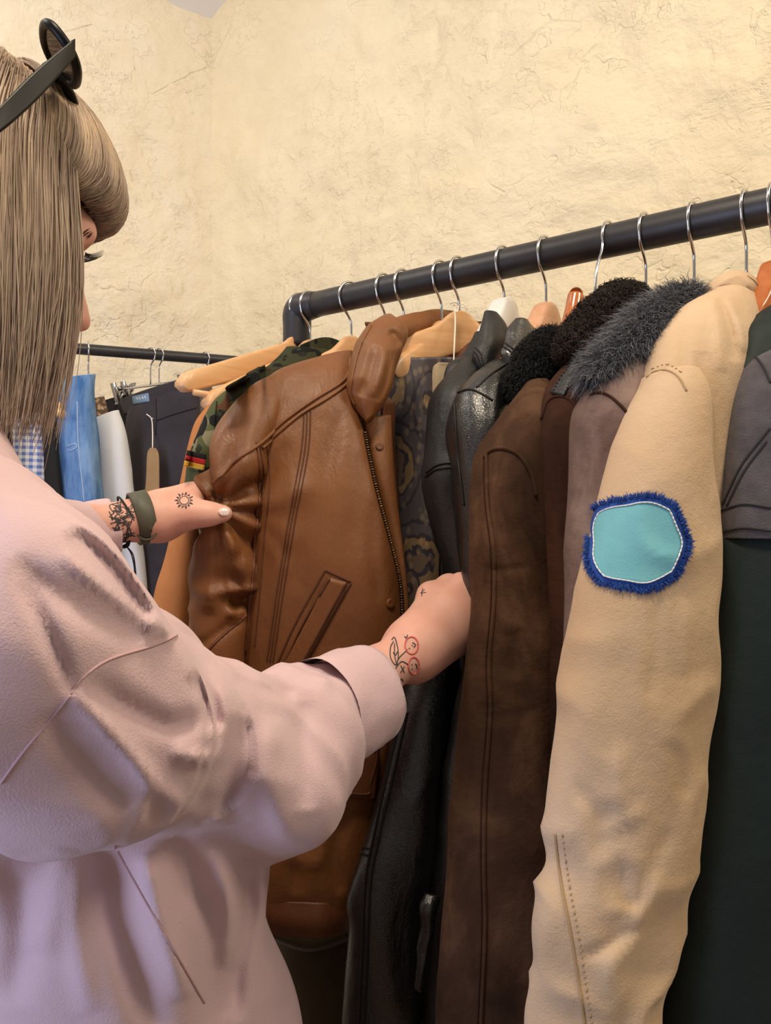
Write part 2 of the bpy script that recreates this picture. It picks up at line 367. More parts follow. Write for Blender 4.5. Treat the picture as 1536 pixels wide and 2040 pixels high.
MT = dict(
    wall=plaster('cream_plaster', (228, 213, 177), (236, 222, 189), (240, 229, 199)),
    wall2=plaster('pale_cream_plaster', (222, 209, 182), (232, 221, 197), (237, 228, 206)),
    ceil=M('white_ceiling', (235, 232, 232), (225, 224, 226), 3, rough=.8, b=.2, bs=50),
    floor=M('wood_floor', (92, 70, 52), (120, 92, 68), 6, rough=.5, stretch=(1, 8, 1)),
    base=M('cream_skirting', (225, 212, 185), rough=.6),
    pipe=M('black_pipe', (38, 37, 39), (46, 45, 47), 30, rough=.42, spec=.5, b=.05, bs=300),
    chrome=M('chrome_wire', (205, 205, 208), rough=.16, metal=1),
    wood=wood('beech_wood', (212, 160, 108), (228, 182, 132)),
    wood_o=wood('orange_varnished_wood', (176, 96, 44), (196, 116, 58), .22, .6),
    wood_p=wood('pinkish_wood', (214, 158, 120), (224, 174, 138)),
    white_w=M('white_paint', (236, 234, 230), rough=.35),
    tan=leather('brown_leather', (112, 69, 36), (132, 84, 46), .47, .22, .45),
    tan_d=leather('dark_brown_leather', (92, 52, 30), (110, 66, 40), .42, .3, .4),
    thread=M('brown_thread', (84, 46, 22), rough=.7),
    blk=leather('black_leather', (20, 20, 22), (27, 27, 29), .28, .4, .8, .35),
    blk_m=leather('soft_black_leather', (26, 27, 29), (36, 37, 39), .46, .35, .5),
    blk_t=M('black_thread', (12, 12, 13), rough=.6),
    sue5=suede('brown_suede', (48, 33, 24), (72, 51, 38), (104, 77, 57)),
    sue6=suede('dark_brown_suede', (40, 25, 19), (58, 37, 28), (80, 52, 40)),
    sue7=suede('taupe_suede', (80, 63, 57), (114, 94, 87), (148, 127, 117)),
    beige=M('beige_canvas', (198, 168, 132), (208, 180, 147), 7, rough=.9, b=.4, bs=520, bd=.0015, b2=.25, bs2=24, sheen=.15, spec=.2),
    beige_t=M('beige_seam', (176, 146, 106), rough=.9),
    green=M('dark_green_nylon', (26, 36, 34), (32, 43, 40), 10, rough=.62, b=.15, bs=400, b2=.25, bs2=16, spec=.3),
    gray=M('grey_washed_denim', (70, 66, 70), (98, 93, 96), 26, detail=6, rough=.9, b=.5, bs=600, bd=.0015, sheen=.15, spec=.2),
    gray_t=M('dark_seam', (44, 42, 46), rough=.9),
    olive=M('olive_brown_wool', (72, 60, 40), (84, 70, 48), 12, rough=.95, b=.3, bs=300, sheen=.2, spec=.15),
    tansue=M('tan_suede', (176, 112, 62), (194, 128, 76), 12, rough=.9, b=.2, bs=300, spec=.2),
    navy=M('charcoal_twill', (50, 46, 50), (62, 57, 61), 14, rough=.88, b=.3, bs=500, spec=.2, sheen=.1),
    navy2=M('black_twill', (34, 32, 34), (44, 41, 43), 14, rough=.9, b=.3, bs=500, spec=.2),
    denim=M('blue_denim', (62, 104, 158), (128, 164, 206), 20, detail=6, rough=.9, b=.5, bs=500, spec=.2, stretch=(2, 2, .6)),
    denim_t=M('denim_seam', (168, 190, 216), rough=.9),
    whitec=M('white_cotton', (226, 232, 240), rough=.85, b=.15, bs=300),
    drk=M('dark_grey_cotton', (40, 42, 48), (54, 56, 62), 10, rough=.9),
    card=M('kraft_card', (150, 118, 78), (160, 128, 88), 30, rough=.85),
    card_g=M('grey_card', (176, 160, 132), (184, 168, 140), 30, rough=.85),
    string=M('white_string', (232, 222, 205), rough=.9),
    pink=M('pink_cotton', (212, 183, 188), (219, 191, 196), 5, rough=.9, b=.4, bs=700, bd=.0012, b2=.12, bs2=22, sheen=.25, spec=.15),
    pink_t=M('pink_seam', (196, 162, 166), rough=.9),
    skin=M('skin', (220, 164, 146), (228, 178, 161), 30, rough=.5, b=.08, bs=350, spec=.4, sss=.15),
    nail=M('nail_polish', (244, 220, 218), rough=.12, coat=.8),
    ink=M('tattoo_ink', (62, 60, 62), rough=.6),
    ink_r=M('red_tattoo_ink', (216, 106, 100), rough=.6),
    watch=M('olive_silicone', (84, 84, 70), rough=.55),
    cord=M('black_cord', (22, 22, 24), rough=.7),
    gloss=M('glossy_black_plastic', (12, 11, 11), rough=.4, spec=.2),
    lens=M('dark_lens', (30, 27, 27), rough=.08),
    gold=M('gold_metal', (210, 170, 90), rough=.25, metal=1),
    eye=M('eye_white', (235, 228, 222), rough=.15), lash=M('black_lash', (14, 12, 12), rough=.5),
    lip=M('lip', (190, 112, 104), rough=.4), brow=M('brow_hair', (96, 70, 52), rough=.7),
    brass=M('zip_metal', (120, 100, 76), rough=.35, metal=.9),
    jeans=M('dark_blue_jeans', (40, 48, 66), (52, 62, 84), 16, rough=.9), shoe=M('white_shoe', (220, 218, 214), rough=.6),
    f_black=furmat('black_fur', [(0, (10, 10, 11)), (1, (30, 30, 32))], .5),
    f_brown=furmat('dark_brown_shearling', [(0, (24, 17, 14)), (1, (52, 38, 31))], .7),
    f_grey=furmat('grey_fur', [(0, (66, 68, 74)), (.6, (100, 102, 108)), (1, (150, 150, 156))], .5),
    pblue=M('royal_blue_felt', (34, 72, 152), (46, 88, 170), 60, rough=.95, b=.6, bs=600), pteal=M('turquoise_cloth', (112, 180, 190), (122, 190, 198), 30, rough=.9, b=.2, bs=600),
    pwhite=M('white_thread', (225, 228, 230), rough=.9),
    flag_k=M('flag_black', (34, 33, 34), rough=.9, b=.4, bs=500), flag_r=M('flag_red', (200, 44, 52), rough=.9, b=.4, bs=500), flag_y=M('flag_gold', (222, 176, 66), rough=.9, b=.4, bs=500),
    blab=M('blue_label', (110, 134, 158), rough=.8), knob=M('dark_rubber', (28, 28, 29), rough=.6), clear=M('steel_clip', (170, 170, 172), rough=.25, metal=1),
)
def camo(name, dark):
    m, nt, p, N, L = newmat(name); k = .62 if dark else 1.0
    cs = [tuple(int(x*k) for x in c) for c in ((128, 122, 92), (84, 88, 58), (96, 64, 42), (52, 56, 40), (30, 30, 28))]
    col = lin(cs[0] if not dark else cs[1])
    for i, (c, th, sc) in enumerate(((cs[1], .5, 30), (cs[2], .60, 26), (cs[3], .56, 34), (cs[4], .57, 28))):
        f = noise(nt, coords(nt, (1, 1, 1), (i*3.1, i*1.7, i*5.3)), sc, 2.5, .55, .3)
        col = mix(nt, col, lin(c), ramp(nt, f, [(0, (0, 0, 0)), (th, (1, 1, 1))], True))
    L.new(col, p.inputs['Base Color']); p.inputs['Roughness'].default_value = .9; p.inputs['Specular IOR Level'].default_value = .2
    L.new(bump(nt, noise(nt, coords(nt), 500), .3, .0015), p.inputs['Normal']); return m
MT['camo'] = camo('camouflage_cotton', False); MT['camo_shaded'] = camo('shaded_camouflage_cotton', True)  # same cloth twice; the second has the jacket's shaded side painted into its colours
def paisley():
    m, nt, p, N, L = newmat('paisley_lining'); vec = coords(nt, (1, 1, .7))
    add = N.new('ShaderNodeVectorMath'); add.operation = 'ADD'; sc = N.new('ShaderNodeVectorMath'); sc.operation = 'SCALE'; sc.inputs[3].default_value = .016
    nz = N.new('ShaderNodeTexNoise'); nz.inputs['Scale'].default_value = 55; nz.inputs['Detail'].default_value = 3; L.new(vec, nz.inputs['Vector'])
    L.new(nz.outputs[1], sc.inputs[0]); L.new(vec, add.inputs[0]); L.new(sc.outputs[0], add.inputs[1])
    v = N.new('ShaderNodeTexVoronoi'); v.inputs['Scale'].default_value = 14; L.new(add.outputs[0], v.inputs['Vector'])
    v2 = N.new('ShaderNodeTexVoronoi'); v2.inputs['Scale'].default_value = 95; L.new(vec, v2.inputs['Vector'])
    k = [lin(c) for c in ((124, 100, 80), (52, 44, 54), (158, 128, 88), (92, 86, 92), (48, 44, 62), (88, 82, 86))]
    c = ramp(nt, v.outputs[0], [(0, k[2]), (.10, k[1]), (.15, k[0]), (.26, k[4]), (.31, k[2]), (.40, k[1]), (.44, k[3]), (.56, k[4]), (.6, k[5])], True)
    d = ramp(nt, v2.outputs[0], [(.2, lin((150, 130, 104))), (.45, lin((64, 58, 64)))])
    L.new(mix(nt, c, d, .4), p.inputs['Base Color']); p.inputs['Roughness'].default_value = .5
    p.inputs['Sheen Weight'].default_value = .1; return m
MT['paisley'] = paisley()
def gingham():
    m, nt, p, N, L = newmat('blue_gingham'); o = []
    for ax in ((1, 0), (0, 1)):
        w = N.new('ShaderNodeTexWave'); w.bands_direction = 'X' if ax[0] else 'Z'; w.inputs['Scale'].default_value = 26
        L.new(coords(nt), w.inputs['Vector']); o.append(ramp(nt, w.outputs[1], [(0, lin((226, 230, 240))), (.5, lin((92, 120, 190)))], True))
    L.new(mix(nt, o[0], o[1], .5), p.inputs['Base Color']); p.inputs['Roughness'].default_value = .9; return m
MT['gingham'] = gingham()
def knit():
    m, nt, p, N, L = newmat('beige_knit'); v = N.new('ShaderNodeTexVoronoi'); v.inputs['Scale'].default_value = 120; L.new(coords(nt, (1, 1, 1.4)), v.inputs['Vector'])
    L.new(ramp(nt, v.outputs[0], [(.2, lin((186, 160, 132))), (.6, lin((92, 74, 58)))]), p.inputs['Base Color']); p.inputs['Roughness'].default_value = .95; return m
MT['knit'] = knit()
def hairmat():
    m, nt, p, N, L = newmat('ash_blonde_hair'); g = N.new('ShaderNodeNewGeometry')
    st = ramp(nt, noise(nt, coords(nt, (1, 1, .06)), 75, 3, .6), [(.36, (0, 0, 0)), (.64, (1, 1, 1))])
    fac = mix(nt, st, g.outputs['Random Per Island'], .42)
    rt = ramp(nt, fac, [(0, lin((116, 94, 78))), (.35, lin((142, 118, 98))), (.7, lin((166, 143, 120))), (1, lin((190, 156, 112)))])
    tp = ramp(nt, fac, [(0, lin((160, 140, 124))), (.35, lin((188, 168, 152))), (.7, lin((210, 192, 174))), (1, lin((226, 212, 190)))])
    s = N.new('ShaderNodeSeparateXYZ'); L.new(coords(nt), s.inputs[0])
    mr = N.new('ShaderNodeMapRange'); mr.inputs[1].default_value = .60; mr.inputs[2].default_value = .44; L.new(s.outputs[2], mr.inputs[0])
    HAIRMR.append(mr)
    L.new(mix(nt, rt, tp, mr.outputs[0]), p.inputs['Base Color']); p.inputs['Roughness'].default_value = .42; p.inputs['Specular IOR Level'].default_value = .45
    p.inputs['Anisotropic'].default_value = .5; return m
HAIRMR = []
MT['hair'] = hairmat()

# ---------------------------------------------------------------- the room
E_D = np.array([.788, -.616, 0]); E_N = np.array([-.616, -.788, 0]); ZZ = np.array([0, 0, 1.])
CORNER = np.array([-.519, 2.40, 0]); LDIR = -np.array([.806, .592, 0]); RAILZ = 1.675
def wallmesh(o, d, nrml, length, height, s, nx=300, nz=280):
    a, z = np.meshgrid(np.linspace(0, length, nx), np.linspace(0, height, nz))
    P = o+a[..., None]*d+z[..., None]*ZZ; h = .012*fbm(P*3.2, s, 4)+.004*fbm(P*12, s+5, 3)-.006*np.exp(-(vn(P*np.array([6, 6, 7]), s+8)/.05)**2)*np.clip(vn(P*1.7, s+3)*2, 0, 1)
    h = h*np.clip(a/.06, 0, 1)
    V = (P+nrml*h[..., None]).reshape(-1, 3); k = len(V); Fc = grid_faces(nz, nx, False)
    back = np.array([o-nrml*.2, o+d*length-nrml*.2, o+d*length+ZZ*height-nrml*.2, o+ZZ*height-nrml*.2])
    V = np.concatenate([V, back]); Fc.append((k+3, k+2, k+1, k)); return V, Fc
V, Fc = wallmesh(CORNER, E_D, E_N, 4.2, 4.6, 3); tag(obj('wall_right', V, Fc, MT['wall'], org=CORNER), None, None, kind='structure')
LN = np.array([.592, -.806, 0]); V, Fc = wallmesh(CORNER, LDIR, LN, 2.6, 4.6, 11); tag(obj('wall_left', V, Fc, MT['wall2'], org=CORNER), None, None, kind='structure')
c0 = CORNER+ZZ*(CZ+982/F*2.4); ce1 = at(320, 0, 2.4); kk = (320-768)/F
tt = (LN@CORNER)/(LN@np.array([kk, 1, 0])); ce1 = at(320, 0, tt); EN2 = np.array([.616, .788, 0])
tt = (EN2@CORNER)/(EN2@np.array([(450-768)/F, 1, 0])); ce2 = at(450, 0, tt)
d1, d2 = nrm(ce1-c0), nrm(ce2-c0); cb = c0-d1*.3-d2*.3
n, m_ = 40, 40; G = np.array([[cb+d1*a+d2*b for b in np.linspace(0, 2.6, m_)] for a in np.linspace(0, 3.0, n)])
G[..., 2] += .006*fbm(G*9, 4, 3); V = np.concatenate([G.reshape(-1, 3), (G+ZZ*.12).reshape(-1, 3)])
Fc = grid_faces(n, m_, False); Fc += [tuple(i+n*m_ for i in f[::-1]) for f in Fc]
tag(obj('ceiling', V, Fc, MT['ceil']), None, None, kind='structure')
V, Fc = box((0.4, .4, -.05), np.eye(3), (3.4, 3.2, .05)); tag(obj('floor', V, Fc, MT['floor'], smooth=False), None, None, kind='structure')
for nm, d, nn, ln in (('baseboard_right', E_D, E_N, 4.1), ('baseboard_left', LDIR, LN, 2.5)):
    c = CORNER+d*ln/2+nn*.022+ZZ*.06; V, Fc = box(c, (d, nn, ZZ), (ln/2, .012, .06)); tag(obj(nm, V, Fc, MT['base'], smooth=False), None, None, kind='structure')

# ---------------------------------------------------------------- right rack
R0 = np.array([-.0912, 1.28, RAILZ])
def rail(u):
    k = (u-768)/F; return R0+E_D*((k*1.28+.0912)/(.788+.616*k))
PR = .020
post = rail(592); far = R0+E_D*1.55
rk = thing('clothes_rack', 'black pipe clothes rack carrying the coats, with corner elbow at its far end', 'clothes rack', (post[0], post[1], 0))
obj('rail', *tube([post+E_D*.012, far-E_D*.012], PR, 32, 24), MT['pipe'], rk)
for e, sg in ((post, 1), (far, -1)):
    obj('post', *tube([(e[0], e[1], .03), (e[0], e[1], RAILZ-.02)], PR*.96, 28, 20), MT['pipe'], rk)
    b = MB(); b.add(*tube([e+E_D*sg*.045, e+E_D*sg*.022, e+E_D*sg*.006-ZZ*.002, e-ZZ*.012, e-ZZ*.03, e-ZZ*.062], [PR*1.02, PR*1.17, PR*1.2, PR*1.2, PR*1.17, PR*1.17], 28, 30))
    b.build('elbow', MT['pipe'], rk)
    obj('foot', *tube([(e+E_N*.28)*[1, 1, 0]+ZZ*.025, (e-E_N*.28)*[1, 1, 0]+ZZ*.025], .022, 20, 8), MT['pipe'], rk)
# left rack
LA, LB = np.array([-.604, 1.65, 1.673]), np.array([-.28, 1.795, 1.673]); LD = nrm(LB-LA); L_N = np.array([LD[1], -LD[0], 0])
lk = thing('clothes_rack', 'thin black rack against the left wall with trousers and shirts, behind the woman', 'clothes rack', (LB[0], LB[1], 0))
LS = LA-LD*1.0
obj('rail', *tube([LS, LB+LD*.03], .0115, 20, 20), MT['pipe'], lk)
for e in (LS+LD*.02, LB+LD*.01):
    obj('post', *tube([(e[0], e[1], .02), (e[0], e[1], 1.66)], .0115, 16, 12), MT['pipe'], lk)
    obj('foot', *tube([(e+L_N*.22)*[1, 1, 0]+ZZ*.014, (e-L_N*.22)*[1, 1, 0]+ZZ*.014], .013, 12, 6), MT['pipe'], lk)

# ---------------------------------------------------------------- hangers
def hook_mesh(rp, drop, lean=0.0, wire=.0019):
    a = np.radians(np.linspace(-20, 180+20, 22))  # from behind, over the pipe, to the front
    r = rp+wire+.0012
    P = [(-r*np.cos(t), 0, r*np.sin(t)+ (.0 if np.sin(t) > -.2 else 0)) for t in a[::1]]
    P = [(-x, y, z) for x, y, z in P]
    P = P[::1]
    # P runs from behind (x<0) to the front (x>0)? order so that the last point is at the front
    if P[0][0] > 0: P = P[::-1]
    if lean > .02: P += [(r*1.12, 0, -r*.9), (lean*.86, 0, -r*1.9), (lean, 0, -drop-.006)]
    else: P += [(r*.80, 0, -r*.75), (r*.42, 0, -r*1.12), (r*.12+lean*.3, 0, -r*1.5), (lean, 0, -r*1.9), (lean, 0, -drop-.006)]
    return tube(P, wire, 8, 64)
def hanger_body(w=.225, th=.0065, drop=.10, dome=.030, h0=.052, h1=.030, bar=True, end_th=.011):
    """outline in x-z, top of the dome at z=0"""
    xs = np.linspace(-w, w, 61); ax = np.abs(xs)
    s = np.clip((ax-dome*.8)/(w-dome*.8), 0, 1)
    e = np.clip(ax/(dome*1.35), 0, 1); q = np.clip((ax-dome*.35)/(w-dome*.35), 0, 1)
    top = -.016*(e*e*(3-2*e))-(drop-.004)*(np.sqrt(q*q+.0016)-.04)
    hh = h0+(h1-h0)*np.clip(ax/w, 0, 1)**.7; bot = top-hh
    bot = np.where(ax < .035, np.interp(ax, [0, .035], [bot[np.argmin(np.abs(ax-.035))]+.012, bot[np.argmin(np.abs(ax-.035))]]), bot)
    endr = np.clip((w-ax)/.014, 0, 1); rnd = np.sqrt(1-(1-endr)**2); mid = (top+bot)/2
    top, bot = mid+(top-mid)*np.maximum(rnd, .25), mid+(bot-mid)*np.maximum(rnd, .25)
    thk = th+(end_th-th)*(ax/w)**1.5; yo = .018*(ax/w)**2
    V = []; m = 16
    for i in range(len(xs)):
        c = (top[i]+bot[i])/2; hz = (top[i]-bot[i])/2
        for j in range(m):
            t = 2*np.pi*j/m; cs, sn = np.cos(t), np.sin(t); cs = np.sign(cs)*abs(cs)**.5; sn = np.sign(sn)*abs(sn)**.35
            V.append((xs[i], thk[i]*cs-yo[i], c+hz*sn))
    return np.array(V), grid_faces(len(xs), m, True, True)
HM = {}
def mesh_of(key, V, Fc, mat):
    if key not in HM:
        me = bpy.data.meshes.new(key); me.from_pydata(np.asarray(V).tolist(), [], [tuple(map(int, f)) for f in Fc]); me.materials.append(mat)
        me.polygons.foreach_set('use_smooth', [True]*len(me.polygons)); me.update(); HM[key] = me
    return HM[key]
def hanger(P, dirx, mat, label, group, drop=.055, bar=False, rp=PR, key='', body=None, lean=0.0, hookdir=None):
    dx = nrm(np.asarray(dirx)*[1, 1, 0]); rot = math.atan2(dx[1], dx[0])
    o = thing('coat_hanger', label, 'hanger', P, group); o.rotation_euler = (0, 0, rot)
    kw = body or {}; V, Fc = hanger_body(**kw); V = V-[0, 0, drop]; V[:, 0] += lean
    kk = f'{drop}{bar}{rp}{sorted(kw.items())}{lean}'
    h = link('hook', mesh_of('hook'+kk, *hook_mesh(rp, drop, lean), MT['chrome']), o)
    if hookdir is not None:
        d2 = nrm(np.asarray(hookdir)*[1, 1, 0]); h.rotation_euler = (0, 0, math.atan2(d2[1], d2[0])-rot)
    link('shoulder_bar', mesh_of('body'+kk+mat.name, V, Fc, mat), o)
    if bar:
        w = kw.get('w', .225); dr = kw.get('drop', .10)+kw.get('h1', .03)+drop+.006
        link('trouser_bar', mesh_of('bar'+kk+mat.name, *tube([(-w+.012+lean, 0, -dr), (w-.012+lean, 0, -dr)], .0048, 12, 8), mat), o)
    return o
HG = 'hangers on the black coat rack'
hanger(rail(597), E_N+[.0, .0, 0], MT['wood'], 'wooden hanger with trouser bar at the rack elbow, its long arm sticking out left', HG, .040, True, body=dict(w=.228, drop=.088))
hanger(rail(618), E_N, MT['wood'], 'wooden hanger inside the camouflage jacket', HG, .055, body=dict(w=.2))
hanger(rail(700), E_N*1+E_D*-.25, MT['wood'], 'bare wooden hanger arm between camouflage jacket and brown leather collar', HG, .060, body=dict(w=.2))
hanger(rail(768), E_N, MT['wood'], 'hanger behind the brown leather collar, third chrome hook left of the string tag', HG, .062, body=dict(w=.10, drop=.06))
hanger(rail(805), E_N, MT['wood'], 'hanger behind the brown leather collar, second chrome hook left of the string tag', HG, .062, body=dict(w=.10, drop=.06))
hanger(rail(880), E_N, MT['wood'], 'hanger whose chrome hook is just left of the string tag', HG, .062, body=dict(w=.10, drop=.06))
jh = hanger(rail(915), (-.95, -.30, 0), MT['wood'], 'wooden hanger with trouser bar inside the open brown leather jacket', HG, .052, True, body=dict(w=.215, drop=.085, h0=.058), hookdir=E_N)
hanger(rail(1005), E_N, MT['white_w'], 'white hanger beside the collar of the black leather coat', HG, .046, body=dict(w=.055, th=.015, dome=.036, drop=.06))
hanger(rail(1088), E_N, MT['wood_p'], 'pinkish wooden hanger beside the second black leather collar', HG, .062, body=dict(w=.085, th=.013, dome=.034, drop=.075))
oh = hanger(rail(1215), E_N, MT['wood_o'], 'glossy orange varnished hanger left of the brown shearling collar', HG, .075, lean=.046, body=dict(w=.036, th=.010, dome=.024, drop=.03))
V, Fc = tube([at(1148, 586, .945), at(1147, 590, .945), at(1142, 620, .94), at(1134, 664, .93), at(1128, 690, .925)], [.0075, .0095, .0102, .0118, .012], 28, 30)
e_ = bpy.data.meshes.new('arm_end'); rz = math.atan2(E_N[1], E_N[0]); dV = V-rail(1215); e_.from_pydata(np.stack([dV[:, 0]*math.cos(rz)+dV[:, 1]*math.sin(rz), -dV[:, 0]*math.sin(rz)+dV[:, 1]*math.cos(rz), dV[:, 2]], 1).tolist(), [], Fc); e_.materials.append(MT['wood_o'])
e_.polygons.foreach_set('use_smooth', [len(f.vertices) < 9 for f in e_.polygons]); link('arm_end', e_, oh)
hanger(rail(1287), E_N, MT['wood_p'], 'light wooden hanger behind the brown shearling collar', HG, .068, body=dict(w=.09, th=.012, drop=.08))
hanger(rail(1383), E_N, MT['white_w'], 'white hanger behind the grey fur collar', HG, .070, body=dict(w=.08, th=.014, dome=.034, drop=.075))
hanger(rail(1487), E_N, MT['wood'], 'hanger hidden inside the beige jacket collar', HG, .072, body=dict(w=.09, drop=.08))
hanger(rail(1540), E_N, MT['wood_o'], 'reddish brown wooden hanger at the right edge of the rack', HG, .060, body=dict(w=.055, th=.012, dome=.03, drop=.06))

# ---------------------------------------------------------------- coats
CG = 'coats on the black rack'
def coat(name, label, u, cat='coat', base=.55):
    p = rail(u); return thing(name, label, cat, (p[0], p[1], base), CG)
def trunk(par, u, mat, shoulder_z, hem_z, half=.19, th=.035, off=.0, n0=.06, name='body', disp=None, seed=0, front=None):
    """hidden trunk of a hanging coat, flat across the rail"""
    p = rail(u)+E_D*off; rows = [(shoulder_z+.075, n0, .02), (shoulder_z+.04, half*.6, .028), (shoulder_z, half*.92, th), (shoulder_z-.2, half, th*1.1), ((shoulder_z+hem_z)/2, half*1.02, th*1.1), (hem_z, half*1.08, th*1.15)]
    A, B, T = [], [], []
    for z, h, t in rows:
        q = np.array([p[0], p[1], z]); A.append(q+E_N*h); B.append(q-E_N*h); T.append(t)
    V, Fc = loft(A, B, T, 60, 48, .9, disp or wr(.006, 18, 3, seed), bref=E_D); return obj(name, V, Fc, mat, par)
def backsleeve(par, u, mat, shoulder_z, len_=.6, half=.19, r=.05):
    p = rail(u)-E_N*(half+.02); V, Fc = loft([np.array([p[0], p[1], z])-E_N*.045+E_N*0 for z in (shoulder_z-.01, shoulder_z-.2, shoulder_z-len_)], [np.array([p[0], p[1], z])+E_N*.045 for z in (shoulder_z, shoulder_z-.2, shoulder_z-len_)], [r*.5, r*.8, r*.7], 30, 24, 1, wr(.004, 20, 5, 3), bref=E_D)
    return obj('sleeve', V, Fc, mat, par)

# tan suede coat at the far end
t0 = coat('suede_coat', 'tan suede coat at the far end of the rack, left of the camouflage jacket', 597)
trunk(t0, 597, MT['tansue'], 1.49, .85, .17, .03)
obj('sleeve', *tube_px(vrows([(812, 415, 470), (845, 391, 450), (890, 377, 440), (960, 362, 425), (1010, 352, 415), (1060, 342, 404), (1120, 326, 392), (1180, 309, 382), (1280, 296, 372), (1450, 285, 365)], 1.17, .03), disp=wr(.004, 22, 3, 1)), MT['tansue'], t0)
# camouflage jacket
t1 = coat('camouflage_jacket', 'green and brown camouflage army jacket with flag on the sleeve', 618, 'jacket')
cb1 = obj('body', *tube_px([(590, 690, 650, 700, 1.21, 1.30, .03), (545, 722, 650, 740, 1.19, 1.27, .04), (470, 765, 640, 790, 1.15, 1.24, .045), (432, 800, 620, 860, 1.13, 1.22, .045), (425, 850, 600, 930, 1.13, 1.2, .045), (420, 950, 590, 1000, 1.13, 1.2, .045), (420, 1200, 590, 1200, 1.13, 1.2, .045), (420, 1500, 590, 1500, 1.13, 1.2, .045)], disp=wr(.005, 25, 6, 2)), MT['camo_shaded'], t1)
cs1 = obj('sleeve', *tube_px([(468, 768, 500, 800, 1.12, 1.12, .012), (432, 795, 470, 850, 1.11, 1.12, .025), (408, 832, 450, 880, 1.11, 1.12, .03), (388, 885, 438, 910, 1.11, 1.11, .03), (372, 945, 430, 955, 1.11, 1.11, .03), (368, 1000, 430, 1010, 1.105, 1.11, .028), (402, 1090, 450, 1100, 1.10, 1.11, .028), (412, 1400, 450, 1400, 1.10, 1.11, .028)], disp=wr(.003, 30, 8, 4)), MT['camo'], t1)
obj('collar', *sheet([[at(606, 688, 1.22), at(625, 676, 1.25), at(655, 672, 1.28), at(690, 684, 1.29)], [at(590, 712, 1.20), at(615, 715, 1.22), at(650, 720, 1.25), at(690, 720, 1.27)], [at(585, 735, 1.19), at(612, 745, 1.2), at(650, 750, 1.23), at(690, 750, 1.25)]], .006), MT['camo_shaded'], t1)
V, Fc = patch([cb1, cs1], [(450, 775), (528, 731), (535, 752), (460, 800)], .005); ep = obj('epaulette', V, Fc, MT['camo_shaded'], t1)
fl = MB()
for k in range(3):
    a, b_ = k/3, (k+1)/3; TL, TR, BR, BL = map(np.array, ((374., 897.), (411., 905.), (405., 937.), (367., 928.)))
    fl.add(*patch([cs1, cb1], [TL+(BL-TL)*a, TR+(BR-TR)*a, TR+(BR-TR)*b_, TL+(BL-TL)*b_], .003, 6, 10), m=k)
fl.build('flag_patch', [MT['flag_k'], MT['flag_r'], MT['flag_y']], t1)['label'] = 'black, red and gold flag patch'
on([cb1, cs1], [(432, 800), (428, 850), (430, 900), (424, 950)], .0012).build('seam', MT['camo_shaded'], t1)
# olive brown coat hanging low behind the leather jacket
t2 = coat('wool_coat', 'long olive brown coat whose hem shows below the brown leather jacket', 768, 'coat', .5)
trunk(t2, 768, MT['olive'], 1.49, .62, .17, .03)
ob = obj('skirt', *tube_px(vrows([(1500, 500, 780), (1700, 510, 770), (1850, 520, 760), (2000, 530, 750), (2150, 540, 745)], 1.08, .04), disp=wr(.008, 14, 3, 5)), MT['olive'], t2)
obj('hem_fold', *sheet([[at(u, v, 1.03) for u, v in ((525, 1828), (610, 1850), (680, 1838), (740, 1815))], [at(u, v, 1.02) for u, v in ((530, 1860), (610, 1885), (680, 1868), (740, 1840))], [at(u, v, 1.035) for u, v in ((535, 1870), (610, 1896), (680, 1880), (740, 1850))]], .006), MT['olive'], t2)

# brown leather jacket, opened by the woman
t3 = coat('leather_jacket', 'open tan brown leather jacket with paisley lining, held open by both hands', 915, 'jacket', .75)
FP = np.array(at(440, 1010, .93))
PINA = .0015
def jd(P, S, T):
    d = P-FP; r = np.linalg.norm(d[..., [0, 2]], axis=-1); a = np.arctan2(d[..., 2], d[..., 0])
    pin = PINA*np.sin(a*9+2*vn(P*9, 3))*np.exp(-((r-.07)/.07)**2)
    return wr(.006, 16, 3.5, 8, .35)(P, S, T)+pin
fpan = obj('front_panel', *crease(tube_px([
    (545, 752, 700, 706, 1.0, 1.03, .012), (518, 790, 706, 735, .985, 1.02, .022), (510, 850, 716, 800, .975, 1.0, .03), (514, 900, 732, 880, .968, .985, .032), (512, 1000, 758, 990, .96, .97, .034),
    (504, 1130, 786, 1120, .955, .965, .036), (494, 1250, 799, 1230, .955, .965, .036), (490, 1350, 795, 1340, .955, .97, .036), (490, 1480, 778, 1470, .96, .975, .036), (488, 1620, 752, 1610, .965, .98, .034), (490, 1740, 722, 1745, .97, .98, .03), (500, 1810, 705, 1818, .975, .985, .024)],
    n=120, m=90, e=.85, disp=jd), [([(690, 790), (655, 900), (612, 1060), (590, 1180)], 16, -.005), ([(720, 900), (715, 1000), (690, 1120), (700, 1300)], 20, -.004), ([(650, 840), (630, 960), (600, 1090)], 14, .003),
    ([(500, 1010), (560, 1000), (620, 960)], 14, .004), ([(500, 1040), (550, 1075), (580, 1120)], 13, -.004), ([(505, 985), (540, 930), (575, 880)], 12, -.004), ([(745, 1000), (740, 1100), (760, 1200)], 14, -.004),
    ([(640, 1640), (600, 1700), (590, 1780)], 14, -.007), ([(690, 1620), (665, 1700), (680, 1780)], 16, -.006), ([(560, 1700), (620, 1720), (650, 1700)], 12, .005)]), MT['tan'], t3)
PINA = .007
